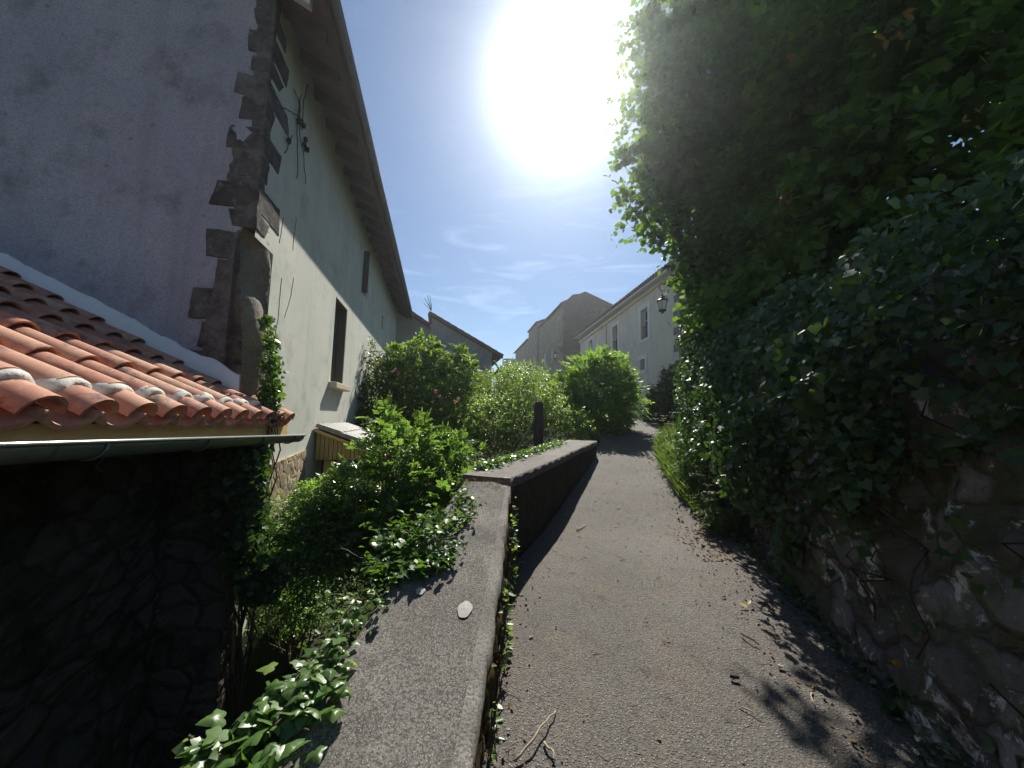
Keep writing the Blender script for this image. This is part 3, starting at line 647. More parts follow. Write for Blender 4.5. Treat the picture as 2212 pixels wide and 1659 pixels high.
mb = MB(); mb.hbox(3.48, SE+.3, ET-.022, ET+.004, roofz(ET)-.05, roofz(ET)+.085); mb.build('eave_board', 'rafter', house)
def gutter_mesh(mb, s0, s1, tc, zt0, zt1, r, th=.006, seg=12, lip=.009):
    prof = [(r*math.cos(a), r*math.sin(a)) for a in np.linspace(math.pi, 2*math.pi, seg+1)]
    prin = [((r-th)*math.cos(a), (r-th)*math.sin(a)) for a in np.linspace(2*math.pi, math.pi, seg+1)]
    loop = prof+prin; P = []
    for s in np.linspace(s0, s1, 12):
        z = zt0+(zt1-zt0)*(s-s0)/(s1-s0); P.append([hp(s, tc+a, z+b) for a, b in loop]+[hp(s, tc+loop[0][0], z+loop[0][1])])
    mb.grid(P)
    mb.tube([hp(s0, tc+r+lip*.3, zt0), hp(s1, tc+r+lip*.3, zt1)], lip, 8)
    mb.add([hp(s1, tc+a, zt1+b) for a, b in prof], [tuple(range(seg+1))])
mb = MB(); gutter_mesh(mb, 3.5, SE+.3, ET+.06, roofz(ET)+.05, roofz(ET)+.04, .048); mb.build('gutter', 'old_zinc', house, True)
# timber porch over the lower door
pc = MB(); zc = lambda tt: 1.40-(tt-T0)*.38
for k in range(16):
    a, b = T0+.03+k*.062, T0+.03+k*.062+.054
    pc.hexa([hp(s, tt, z) for (zf) in (0, 1) for s, tt, z in ((6.0, a, .93 if not zf else zc(a)-.05), (6.03, a, .93 if not zf else zc(a)-.05), (6.03, b, .93 if not zf else zc(b)-.05), (6.0, b, .93 if not zf else zc(b)-.05))])
porch = pc.build('porch', 'pine_v', house); porch['label'] = 'small yellow timber porch above the lower door'
mb = MB(); mb.hexa([hp(s, tt, zc(tt)+d) for d in (-.045, .0) for s, tt in ((5.94, T0+.005), (7.7, T0+.005), (7.7, -.74), (5.94, -.74))]); mb.build('porch_frame', 'pine', porch)
mb = MB(); tile_sheet(mb, hp(5.96, -.76, zc(-.76)+.05), DH*1.72, NH*(-1.02)+ZU*(1.02*.38), .2, .035, .33, .02); mb.build('porch_roof', 'grey_slat', porch)
mb = MB(); mb.hexa([hp(s, tt, z) for z in (-1.2, .93) for s, tt in ((6.06, T0+.14), (6.16, T0+.14), (6.16, T0+.24), (6.06, T0+.24))]); mb.build('post', 'pine', porch); mb = MB(); mb.hexa([hp(s, tt, z) for z in (-1.2, .93) for s, tt in ((6.06, -.92), (6.16, -.92), (6.16, -.82), (6.06, -.82))]); mb.build('post', 'pine', porch)
mb = MB(); pane_box(mb, hp(0, T0, 0), DH, NH, door[0]+.003, door[1]-.003, -1.2, door[3]-.003, .15, .2); mb.build('door', 'dark_opening', house)

# ================================================================== TILED LEAN-TO
lean = thing('lean_to', 'low lean-to with new terracotta canal tiles, white mortar caps and zinc gutter', 'lean-to', hp(2, -2.3, -1.1))
GT, ZT, TS = -1.50, 1.53, .535; ZS = lambda s: 1.613-.019*s; GZ = lambda s: 1.55-.039*s                         # gutter t, tile bed height at the eave, roof slope
tz = lambda tt: ZT + TS*(GT-.03-tt)
up_ = unit(-NH+ZU*TS); nr = unit(NH*TS+ZU)
bl = [(99, 873), (198, 875), (272, 880), (342, 882), (398, 885), (446, 888), (485, 892), (526, 895), (555, 898), (581, 901)]
print('collar s', [round(on_t(u, v, GT-.2)[0], 2) for u, v in bl])
PER = .243; cols_s = [4.18-PER*k for k in range(19)]
mb = MB(); col_mb = MB(); under = MB()
def half_tile(mb, s, dist, L, r0, r1, lift0, lift1, conv, th=.012, seg=10):
    base = hp(s, GT-.03, ZS(s))+up_*dist; rows = []
    angs = np.linspace(0, math.pi, seg+1)
    def ring(f, dr): 
        r = r0+(r1-r0)*f-dr; lf = lift0+(lift1-lift0)*f; c = base+up_*(L*f)
        return [c+DH*(r*math.cos(a))+nr*((lf+r*math.sin(a)*.92) if conv else (lf-(r-2*dr)*math.sin(a)*.62)) for a in angs]
    outer = [ring(0, 0), ring(.5, 0), ring(1, 0)]; inner = [ring(1, th), ring(0, th)] if conv else [ring(1, -th), ring(0, -th)]
    P = [*outer, *inner, ring(0, 0)]; mb.grid(P)
    mb.grid([[P[i][0] for i in range(6)][:3], [P[4][0], P[3][0], P[3][0]]])
jr = random.Random(3)
for s in cols_s:
    end = 4.32
    past = s > S0-.05
    rows = 1 if past else 8
    # bottom short cover, then full ones
    half_tile(mb, s+jr.uniform(-.004, .004), -.015, .20, .091, .085, .026, .026, True)
    if past:
        half_tile(mb, s, .18, .12, .089, .085, .042, .045, True)
    else:
        for k in range(8): half_tile(mb, s+jr.uniform(-.005, .005), (.16+k*.355), .405, .090, .072, .050+jr.uniform(-.004, .004), .030, True)
    sc_ = s+PER/2
    if sc_ < 4.3:
        half_tile(mb, sc_, -.03, .42 if not past else .3, .108, .098, .048, .043, False)
        if sc_ < S0-.02:
            for k in range(1, 8): half_tile(mb, sc_, -.03+k*.36, .42, .108, .095, .054, .042, False)
    # white mortar cap where second tile starts
    base = hp(s, GT-.03, ZS(s)); angs = np.linspace(.22, math.pi-.22, 15); P = []
    for d, dr in ((.122, -.012), (.124, .005), (.14, .012), (.175, .012), (.21, .003)):
        P.append([base+up_*(d+.006*math.sin(5*a+s*9))+DH*((.090+dr)*math.cos(a))+nr*(.030+(.091+dr+.004*math.sin(3*a+s*31))*math.sin(a)*.95) for a in angs])
    col_mb = MB(); col_mb.grid(P); col_mb.build('mortar_cap', 'collar', lean, True)
tiles = mb.build('roof_tiles', 'tile', lean, True)
mb = MB(); mb.hexa([hp(s, tt, tz(tt)+d) for d in (-.12, -.085) for s, tt in ((-.6, GT-.12), (S0-.03, GT-.12), (S0-.03, -4.6), (-.6, -4.6))]); mb.build('roof_deck', 'rafter', lean); mb = MB(); mb.hexa([hp(s, tt, tz(tt)+d) for d in (-.06, -.032) for s, tt in ((S0-.029, GT-.09), (4.28, GT-.09), (4.28, T0+.06), (S0-.029, T0+.06))]); mb.build('roof_deck', 'rafter', lean)
mb = MB(); mb.hexa([hp(s, tt, ZS(s)+d) for d in (-.16, -.022) for s, tt in ((-.6, GT-.082), (4.3, GT-.082), (4.3, GT-.06), (-.6, GT-.06))]); mb.build('fascia_board', 'pine', lean)
g = MB(); gutter_mesh(g, -.6, 4.43, GT, GZ(-.6), GZ(4.43), .072, .005, 14, .004)
for sj in (1.75, 2.55, 3.35):
    zz = GZ(sj)
    P = [[hp(s_, GT+.075*math.cos(a), zz+.075*math.sin(a)) for a in np.linspace(math.pi, 2*math.pi, 13)] for s_ in (sj-.012, sj+.012)]; g.grid(P)
gut = g.build('gutter', 'zinc_body', lean, True)
mb = MB(); mb.tube([hp(-.6, GT+.076, GZ(-.6)+.004), hp(4.43, GT+.076, GZ(4.43)+.004)], .0095, 10); mb.build('rim', 'zinc', gut, True)
for sj in (1.2, 1.95, 2.7, 3.45, 4.15):
    zz = GZ(sj); mb = MB()
    mb.tube([hp(sj, GT+.078*math.cos(a), zz+.079*math.sin(a)) for a in np.linspace(math.pi*1.0, 2*math.pi*.99, 10)], .006, 5); mb.build('bracket', 'old_zinc', gut)
mb = MB(); P = []
for s in np.linspace(-3.5, S0-.01, 90):
    P.append([hp(s, -2.2-.0-.05*float(vnoise(V(s, z, 0), 12, 1.7))-.025*float(vnoise(V(s, z, 3), 13, 6)), z) for z in np.linspace(-1.6, ZT-.08, 50)])
mb.grid(P)
mb.grid([[hp(S0-.075-.03*float(vnoise(V(tt, z, 7), 12, 3)), tt, z) for z in np.linspace(-1.7, ZT-.1, 24)] for tt in np.linspace(-2.3, T0+.075, 8)]); mb.grid([[hp(s_, T0+.075, z) for z in (-1.7, ZT-.1)] for s_ in (S0-.075, S0+.05)]); mb.build('stone_wall', 'dark_rubble', lean)
mb = MB(); mb.hexa([hp(s, tt, ZT-d) for d in (.125, .10) for s, tt in ((-3.5, GT-.113), (4.28, GT-.113), (4.28, -2.16), (-3.5, -2.16))]); mb.build('soffit', 'rafter', lean)
mb = MB(); mb.hbox(-3.5, -.62, GT-.11, -4.6, ZT-.13, ZT+1.5); mb.build('near_wall', 'dark_rubble', lean)
# lime band where the roof meets the gable
mb = MB(); TT = np.linspace(T0-.0, -4.7, 70); P = []
for tt in TT:
    zb_ = tz(tt)+.0; wd = np.interp(tt, [-4.7, -2.6, -2.0, T0], [.23, .26, .29, .30])+.016*float(vnoise(V(tt, 0, 0), 3, 6))+.008*float(vnoise(V(tt, 5, 0), 3, 22))
    P.append([hp(S0-.048, tt, zb_-.1), hp(S0-.048, tt, zb_+.03), hp(S0-.042, tt, zb_+wd-.01), hp(S0-.018, tt, zb_+wd), hp(S0+.004, tt, zb_+wd)])
mb.grid(P); mb.add(P[0], [tuple(range(5))]); mb.build('lime_band', 'band', lean, True)
mb = MB(); s_, z_ = on_t(185, 985, -2.13); pts = [hp(s_+.0, -2.08, 1.38), hp(s_+.02, -2.05, 1.31), hp(s_-.02, -2.06, 1.26), hp(s_+.05, -2.04, 1.21)]; mb.tube(pts, .007, 5); mb.build('cable_end', 'old_zinc', lean, True)

# ================================================================== FARM BUILDINGS BEHIND THE LEFT HOUSE
def gable_shed(name, label, s, pts_top, wl, wr, zb, depth, mat, over):
    pl = [hp(s, *on_s(u, v, s)) for u, v in pts_top]; tl = on_s(wl, 800, s)[0]; tr = on_s(wr, 800, s)[0]
    th = thing(name, label, 'house', hp(s, (tl+tr)/2, zb))
    (t0, z0), (t1, z1) = on_s(*pts_top[0], s), on_s(*pts_top[-1], s); sl_ = (z1-z0)/(t1-t0); zz = lambda tt: z0+sl_*(tt-t0)-.16
    mb = MB(); a = [hp(s, tl, zb), hp(s, tr, zb), hp(s, tr, zz(tr)), hp(s, tl, zz(tl))]; b = [p+DH*depth for p in a]; mb.hexa([a[0], a[1], b[1], b[0], a[3], a[2], b[2], b[3]]); mb.build('wall', mat, th)
    mb = MB(); e = DH*(depth+.3); p0 = hp(s-.18, t1, z1-.04); u = hp(0, t0-t1, z0-z1); tile_sheet(mb, p0, e, u, .24, .05, .36, .10); mb.build('roof', 'old_tile', th)
    mb = MB(); c0, c1 = hp(s-.1, t0, z0-.17), hp(s-.1, t1, z1-.17); mb.hexa([c0, c1, c1+DH*.09, c0+DH*.09, c0+ZU*.1, c1+ZU*.1, c1+DH*.09+ZU*.1, c0+DH*.09+ZU*.1]); mb.build('verge_rafter', 'rafter', th)
    return th
gable_shed('farm_shed', 'low grey shed with a short tiled roof slope tucked behind the tall rendered house', 15.9, [(862, 656), (930, 702)], 800, 950, -1, 1.0, 'far_plaster', .3)
fb = gable_shed('farmhouse', 'grey farmhouse gable with a long sagging tiled roof falling to the right', 17.2, [(927, 674), (1086, 768)], 929, 1062, -1, 7, 'far_plaster', .3)
mb = MB(); tA, zA = on_s(1062, 770, 17.2); mb.tube([hp(17.1, tA, zA-.1), hp(17.1, tA+.45, zA-.75)], .05, 5); mb.build('eave_brace', 'rafter', fb); mb = MB(); mb.tube([hp(17.1, tA+.02, zA-1.0), hp(17.1, tA+.5, zA-.5)], .05, 5); mb.build('eave_brace', 'rafter', fb)
mb = MB(); tA, zA = on_s(929, 672, 17.2)
for k in range(7): mb.tube([hp(17.15, tA+.06, zA), hp(17.15+random.uniform(-.1, .1), tA+random.uniform(-.35, .15), zA+random.uniform(.3, .75))], .012, 4)
tag(mb.build('roof_weed', 'dark_twig', None), 'thin dry weed sprouting from the farmhouse roof ridge', 'weed')

# ================================================================== RIGHT HOUSE
AZR = math.radians(-5); DR = V(math.sin(AZR), math.cos(AZR), 0); NR = V(-math.cos(AZR), math.sin(AZR), 0); R0 = at(1443, 880, 13.5); R0 = V(R0[0], R0[1], 0)
def on_R(u, v, off=0.0):
    r = ray(u, v); p0 = R0+NR*off; k = ((p0-CAM)@NR)/(r@NR); p = CAM+k*r; return (p-R0)@DR, p[2]
rh = thing('cream_house', 'long cream rendered house on the right with white window surrounds and tiled eave', 'house', (R0[0], R0[1], 1.7))
aN = on_R(1477, 700)[0]; aF = on_R(1254, 740)[0]
(e0a, e0z), (e1a, e1z) = on_R(1464, 553, .42), on_R(1258, 712, .42); esl = (e1z-e0z)/(e1a-e0a); ez = lambda a: e0z+esl*(a-e0a)
def wpx(ul, ur, vt, vb): a0, zt = on_R(ul, vt); a1, _ = on_R(ur, vt); _, zb = on_R(ul, vb); return (min(a0, a1), max(a0, a1), zb, zt)
W = [wpx(1399.5, 1384.5, 660, 721), wpx(1334.4, 1323.4, 701, 757), wpx(1280.5, 1272, 733, 779), wpx(1393.5, 1383.3, 776, 800)]
W = [wpx(1384.5, 1399.5, 672, 735), wpx(1323.4, 1334.4, 708, 763), wpx(1272, 1280.5, 738, 781), wpx(1383.3, 1393.5, 778, 801)]
print('RH', aN, aF, ez(aN), ez(aF), W)
zt = min(ez(aN), ez(aF))-.08
mb = facade(R0, DR, NR, aN, aF, .8, zt, W, .28, None)
P4 = lambda a, z, d: R0+DR*a+ZU*z-NR*d
mb.add([P4(aN, .8, 0), P4(aN, .8, 7), P4(aN, zt, 7), P4(aN, zt+2.2, 3.5), P4(aN, zt, 0)], [(0, 1, 2, 3, 4)])
mb.add([P4(aF, .8, 0), P4(aF, .8, 7), P4(aF, zt, 7), P4(aF, zt+2.2, 3.5), P4(aF, zt, 0)], [(0, 1, 2, 3, 4)])
mb.build('wall', 'right_plaster', rh)
mb = MB(); e = DR*(aF-aN+.5); tile_sheet(mb, P4(aN-.25, ez(aN-.25)-.02, -.42), e+ZU*(esl*(aF-aN+.5)), -NR*4.2+ZU*2.1, .22, .05, .36, .07); mb.build('roof', 'old_tile', rh)
mb = MB(); mb.hexa([P4(a, ez(a)-d, dd) for d in (.20, .10) for a, dd in ((aN-.2, -.36), (aF+.2, -.36), (aF+.2, .02), (aN-.2, .02))]); mb.build('soffit', 'pale_board', rh)
mb = MB(); mb.hexa([P4(a, zt-.02+d, dd) for d in (-.16, 0) for a, dd in ((aN, -.10), (aF, -.10), (aF, .0-.002), (aN, -.002))]); mb.build('cornice', 'right_plaster', rh)
for i, h in enumerate(W):
    mb = MB(); pane_box(mb, R0, DR, NR, h[0]+.002, h[1]-.002, h[2]+.002, h[3]-.002, .2, .25)
    wo_ = mb.build('window', 'glass', rh)
    if i == 3: wo_['label'] = 'small square window low on the wall'
    mb = MB(); m_ = .22 if i < 3 else .2
    for x0, x1, y0, y1 in ((h[0]-m_, h[0]-.001, h[2]-.12, h[3]+m_), (h[1]+.001, h[1]+m_, h[2]-.12, h[3]+m_), (h[0]-.001, h[1]+.001, h[3]+.001, h[3]+m_), (h[0]-.001, h[1]+.001, h[2]-.16, h[2]-.001)):
        pane_box(mb, R0, DR, NR, x0, x1, y0, y1, -.025, .1)
    mb.build('surround', 'white_stone', wo_)
    mb = MB(); ww = h[1]-h[0]; f = .05
    bars = [(h[0]+.002, h[0]+f, h[2], h[3]), (h[1]-f, h[1]-.002, h[2], h[3]), (h[0]+f, h[1]-f, h[3]-f, h[3]-.002), (h[0]+f, h[1]-f, h[2]+.002, h[2]+f)]
    if i < 3: bars += [((h[0]+h[1])/2-.035, (h[0]+h[1])/2+.035, h[2]+f, h[3]-f), (h[0]+f, h[1]-f, h[2]+.62*(h[3]-h[2]), h[2]+.62*(h[3]-h[2])+.03)]
    for b in bars: pane_box(mb, R0, DR, NR, *b, .165, .199)
    if i < 3: mb.build('frame', 'white_paint', wo_)
    else: mb.build('frame', 'shutter', wo_)
    if i < 3:
        mb = MB(); zr = h[2]+.42*(h[3]-h[2])
        mb.tube([P4(h[0], zr, .04), P4(h[1], zr, .04)], .014, 5); mb.tube([P4(h[0], h[2]+.06, .04), P4(h[1], h[2]+.06, .04)], .011, 5)
        for x in np.linspace(h[0], h[1], 9)[1:-1]: mb.tube([P4(x, h[2]+.06, .04), P4(x, zr, .04)], .007, 4)
        mb.build('railing', 'iron', wo_)
rg2 = random.Random(9); z = 1.4; i = 0
while z < zt-.4:
    hh = rg2.uniform(.26, .36); wq = (.62 if i % 2 else .36)+rg2.uniform(-.06, .06)
    mb = MB(); mb.hexa([P4(a, zz, d) for zz in (z+.012, z+hh-.012) for a, d in ((aN-.02, -.02), (aN+wq, -.02), (aN+wq, .2), (aN-.02, .2))]); z += hh; i += 1; mb.build('quoin', 'house_quoin', rh, False, .015)
for u, v, wd, hh in ((1385, 838, .34, .2), (1404, 835, .4, .24), (1383, 847, .2, .16), (1433, 812, .36, .3)):
    a, z = on_R(u, v); mb = MB(); mb.hexa([P4(x, zz, d) for zz in (z-hh/2, z+hh/2) for x, d in ((a-wd/2, -.012), (a+wd/2, -.012), (a+wd/2, .05), (a-wd/2, .05))]); mb.build('exposed_stone', 'house_quoin', rh, False, .02)
mb = MB(); a_ = on_R(1471, 600)[0]; mb.tube([P4(a_, zt-.1, -.07), P4(a_, 1.7, -.07)], .05, 8)
a3, _ = on_R(1310, 720); mb.build('drainpipe', 'old_zinc', rh, True)
mb = MB(); mb.tube([P4(a3, zt-.1, -.04), P4(a3, 3.0, -.04)], .035, 8); mb.build('drainpipe', 'right_plaster', rh, True)
mb = MB(); a, z = on_R(1268, 692); mb.hexa([P4(a+i, z+k, 1.2+j) for k in (-.3, .85) for i, j in ((-.35, -.3), (.35, -.3), (.35, .3), (-.35, .3))]); mb.build('chimney', 'house_quoin', rh)

def wall_lantern(label, P0, out, along, arm, size, grp='old lanterns on scrolled wall brackets'):
    th = thing('wall_lantern', label, 'lantern', P0, grp); s = size; tip = P0+out*arm
    mb = MB(); mb.tube([P0, P0+out*arm*.5+ZU*.03*s, tip+ZU*.02*s], .018*s, 6)
    mb.tube([P0-ZU*.32*s, P0+out*arm*.28-ZU*.14*s, P0+out*arm*.55+ZU*.01*s], .014*s, 6)
    mb.tube([tip+ZU*.02*s+out*(.10*s*math.sin(a))*1.0+ZU*(.10*s*(math.cos(a)-1)) for a in np.linspace(0, 4.9, 16)], [.016*s*(1-.04*i) for i in range(16)], 5)
    mb.tube([P0-ZU*.4*s, P0+ZU*.1*s], .022*s, 6); mb.build('bracket', 'iron', th, True)
    hk = tip-ZU*.20*s+out*.02*s
    mb = MB(); mb.tube([tip+out*.1*s-ZU*.1*s, hk-ZU*.02*s, hk-ZU*.16*s], .009*s, 5)
    mb.tube([hk-ZU*.27*s+along*.13*s*math.cos(a)+out*.09*s*math.cos(a)+ZU*.13*s*math.sin(a) for a in np.linspace(-.3, 3.44, 14)], .008*s, 5); mb.build('hanger', 'iron', th, True)
    def lathe(prof, n=6):
        P = []; c = hk-ZU*.18*s
        for r, z in prof: P.append([c+out*(r*s*math.cos(a))+along*(r*s*math.sin(a))+ZU*z*s for a in np.linspace(0, 2*math.pi, n+1)])
        return P
    mb = MB(); mb.grid(lathe([(.0, .10), (.03, .09), (.035, .05), (.06, .03), (.065, -.01), (.15, -.07), (.155, -.09), (.0, -.095)], 8)); mb.build('lantern_cap', 'iron', th)
    mb = MB(); mb.grid(lathe([(.0, -.10), (.125, -.10), (.085, -.34), (.0, -.345)])); mb.build('lamp_glass', 'lamp_glass', th)
    mb = MB(); c = hk-ZU*.18*s
    for a in np.linspace(0, 2*math.pi, 6, False): mb.tube([c+(out*math.cos(a)+along*math.sin(a))*.13*s-ZU*.095*s, c+(out*math.cos(a)+along*math.sin(a))*.09*s-ZU*.345*s], .008*s, 4)
    mb.grid(lathe([(.0, -.335), (.10, -.34), (.105, -.37), (.05, -.40), (.0, -.46)], 8)); mb.build('lantern_cage', 'iron', th)
aL, zL = on_R(1468, 617); wall_lantern('iron lantern on a scrolled bracket near the corner of the cream house', P4(aL, zL, -.01), NR, DR, .62, 1.28)

# ================================================================== TALL STONE HOUSE AND ITS LOWER NEIGHBOUR
AZM = math.radians(-9); DM = V(math.sin(AZM), math.cos(AZM), 0); NM = V(-math.cos(AZM), math.sin(AZM), 0); M0 = at(1215.5, 800, 32); M0 = V(M0[0], M0[1], 0)
def on_M(u, v): r = ray(u, v); k = ((M0-CAM)@NM)/(r@NM); p = CAM+k*r; return (p-M0)@DM, p[2]
PM = lambda a, z, d: M0+DM*a+ZU*z-NM*d
ms = thing('stone_house', 'tall ochre stone house with slit windows and a shaded end wall up the lane', 'house', PM(0, 2.5, 0))
z0m = on_M(1216, 656)[1]; a1m, z1m = on_M(1165, 704.5)
Wm = []
for ul, ur, vt, vb in ((1173.8, 1178, 762, 789), (1189, 1192.8, 750, 783)):
    a0, z1 = on_M(ur, vt); a1, z2 = on_M(ul, vb); Wm.append((min(a0, a1), max(a0, a1), on_M((ul+ur)/2, vb)[1], on_M((ul+ur)/2, vt)[1]))
print('MID', a1m, z0m, z1m, Wm)
mb = facade(M0, DM, NM, 0, a1m, 1.5, min(z0m, z1m), Wm, .07); mb.build('wall', 'mid_stone', ms)
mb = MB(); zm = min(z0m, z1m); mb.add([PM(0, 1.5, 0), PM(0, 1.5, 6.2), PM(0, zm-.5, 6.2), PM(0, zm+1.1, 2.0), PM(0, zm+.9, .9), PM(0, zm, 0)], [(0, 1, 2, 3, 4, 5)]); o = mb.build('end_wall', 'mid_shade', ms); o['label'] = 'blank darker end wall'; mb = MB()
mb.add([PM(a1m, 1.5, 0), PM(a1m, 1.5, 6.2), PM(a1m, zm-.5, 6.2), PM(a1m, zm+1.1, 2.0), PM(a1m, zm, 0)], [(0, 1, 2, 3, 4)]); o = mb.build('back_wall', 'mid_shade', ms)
mb = MB(); tile_sheet(mb, PM(-.12, zm-.02, -.25), DM*(a1m+.2), -NM*2.3+ZU*1.2, .25, .05, .4, .08); tile_sheet(mb, PM(a1m+.1, zm-.45, 6.3), -DM*(a1m+.2), NM*4.3+ZU*1.66, .25, .05, .4, .08); mb.build('roof', 'old_tile', ms)
for h in Wm:
    mb = MB(); pane_box(mb, M0, DM, NM, h[0]+.01, h[1]-.01, h[2]+.01, h[3]-.01, .05, .28); w_ = mb.build('window', 'glass', ms)
aM, zM = on_M(1214.5, 751); wall_lantern('small iron lantern on the corner of the tall stone house', PM(.15, zM, -.01), NM, DM, .62, 1.35)
lm = thing('low_stone_house', 'lower ochre stone houses stepping down beyond the tall stone house', 'house', PM(a1m+4, 2.5, 0))
a2m = on_M(1146, 720)[0]; zz2 = on_M(1155, 708)[1]; a3m = on_M(1117, 766)[0]; zz3 = on_M(1140, 739)[1]
w2s = [(a1m+4, a1m+4.5, zz3-3.6, zz3-1.6)]; w3s = [(a2m+5.5, a2m+6.1, zz3-3.3, zz3-1.2)]
mb = facade(PM(0, 0, -.25), DM, NM, a1m+.01, a2m, 1.5, zz2, [], .3); facade(PM(0, 0, -.25), DM, NM, a2m, a3m, 1.5, zz3, w3s, .07, mb)
mb.add([PM(a1m+.01, 1.5, -.25), PM(a1m+.01, 1.5, 3), PM(a1m+.01, zz2, 3), PM(a1m+.01, zz2, -.25)], [(0, 1, 2, 3)])
mb.add([PM(a2m, zz3, -.25), PM(a2m, zz3, 3), PM(a2m, zz2, 3), PM(a2m, zz2, -.25)], [(0, 1, 2, 3)]); mb.build('wall', 'mid_stone', lm)
mb = MB(); tile_sheet(mb, PM(a1m-.1, zz2, -.45), DM*(a2m-a1m), -NM*4+ZU*1.6, .3, .05, .5, .1); tile_sheet(mb, PM(a2m, zz3, -.5), DM*(a3m-a2m+.6), -NM*4+ZU*1.6, .3, .05, .5, .1); mb.build('roof', 'old_tile', lm)
mb = MB(); pane_box(mb, PM(0, 0, -.25), DM, NM, w3s[0][0]+.01, w3s[0][1]-.01, w3s[0][2]+.01, w3s[0][3]-.01, .05, .25); mb.build('window', 'glass', lm)
# little gabled porch roof on a white post
kp = at(1190, 840, 22); ko = thing('little_porch', 'small tiled porch roof on a white post behind the bushes', 'porch', (kp[0], kp[1], 2.3))
pu = at(1190, 822, 22); X1, Y1 = V(1, 0, 0), V(0, 1, 0)
mb = MB(); mb.tube([pu+X1*.05-ZU*1.9, pu+X1*.05-ZU*.05], .055, 8); mb.build('post', 'white_paint', ko, True)
mb = MB(); ap = at(1194, 815, 22)
mb.add([ap+X1*a+Y1*b+ZU*c for b in (-.3, 1.2) for a, c in ((-.62, -.32), (0, 0), (.62, -.32), (.62, -.24), (0, .09), (-.62, -.24))], [(0, 1, 4, 5), (1, 2, 3, 4), (6, 7, 10, 11), (7, 8, 9, 10), (0, 1, 7, 6), (1, 2, 8, 7), (5, 4, 10, 11), (4, 3, 9, 10), (0, 5, 11, 6), (2, 3, 9, 8)]); mb.build('roof', 'old_tile', ko)
mb = MB(); mb.hexa([ap+X1*a+Y1*b+ZU*c for c in (-2.2, -.4) for a, b in ((-.5, .9), (.5, .9), (.5, 1.1), (-.5, 1.1))]); mb.build('back_wall', 'dark_wood', ko)
# ruined tower far off, a cypress beside it
tp = at(1104, 790, 85); tw = MB(); rg3 = random.Random(4); n_ = 18; rr = px(19, 85)
ring = [[tp+V(rr*math.cos(a), rr*math.sin(a), 0)+ZU*z for a in np.linspace(0, 2*math.pi, n_, False)] for z in (-8, 1.0)]
topz = [px(rg3.uniform(4, 9), 85)*(1.0 if i % 5 else .5)+px(8, 85) for i in range(n_)]
tw.add(ring[0]+[V(p[0], p[1], tp[2]+topz[i]) for i, p in enumerate(ring[0])], [(i, (i+1) % n_, n_+(i+1) % n_, n_+i) for i in range(n_)]+[tuple(n_+i for i in range(n_))])
tag(tw.build('ruined_tower', 'ruin', None), 'distant ruined stone tower with a broken top beyond the farmhouse', 'tower')
cy = at(1084, 800, 60); th = thing('cypress_tree', 'tiny dark pointed cypress beside the distant ruined tower', 'tree', (cy[0], cy[1], 3.2))
mb = MB(); mb.tube([cy-ZU*6, cy+ZU*.2], .1, 6); mb.build('trunk', 'bark', th)
crown('crown', [(cy+ZU*(k*.55-2.4), (.5-.08*k, .5-.08*k, .6)) for k in range(6)], 260, 5, .28, .16, T_SMALL, 'ivy', th, 3)

# ================================================================== GARDEN PLANTS
def shrub(name, label, cat, foot, pxl, S, n, L, size, tmpl, mat, seed, stem_r=.02, inner=.45, lump=.22, upb=.5, group=None, ntips=9, spread=.8, droop=.25, part='foliage', keep=None):
    bl = pxblobs(pxl); th = thing(name, label, cat, foot, group)
    crown(part, bl, S, n, L, size, tmpl, mat, th, seed, inner, lump, upb, keep, spread, droop)
    tips = [bl[i % len(bl)][0]+RNG.normal(size=3)*.4*np.array(bl[i % len(bl)][1]) for i in range(ntips)]
    stems('stem', np.asarray(foot, float), tips, stem_r, 'bark', th, .06)
    return th, bl
def foot(u, v, Y, z): p = at(u, v, Y); return V(p[0], p[1], z)
notlane = lambda B: (B[:, 2] > 0) | (B[:, 0] < lx(B[:, 1])+.1)

def pinnate(S, bl, seed, Lr, lsz, inner, keep=None, lump=.22):
    B, u, q = blob_points(bl, S, seed, inner, lump)
    if keep is not None: kk = keep(B); B, u = B[kk], u[kk]
    D = unit(u*.9+V(0, 0, .45)+RNG.normal(size=B.shape)*.4); S = len(B)
    L = RNG.uniform(.7, 1.2, S)*Lr; up = np.tile(V(0, 0, 1), (S, 1))+RNG.normal(size=(S, 3))*.35; x = unit(np.cross(D, up)); nrm = np.cross(x, D); C, DD, NN, SZ = [], [], [], []
    for k in range(6):
        f = .3+.7*k/5; base = B+D*(L*f)[:, None]; base[:, 2] -= .28*L*f**2
        for sg in ((-1, 1) if k < 5 else (0,)):
            C.append(base); DD.append(x*sg*1.0+D*(.55 if sg else 1)-V(0, 0, .22)); NN.append(nrm+RNG.normal(size=(S, 3))*.18); SZ.append(lsz*RNG.uniform(.75, 1.2, S)*(1-.15*abs(f-.6)))
    return np.concatenate(C), np.concatenate(DD), np.concatenate(NN), np.concatenate(SZ)
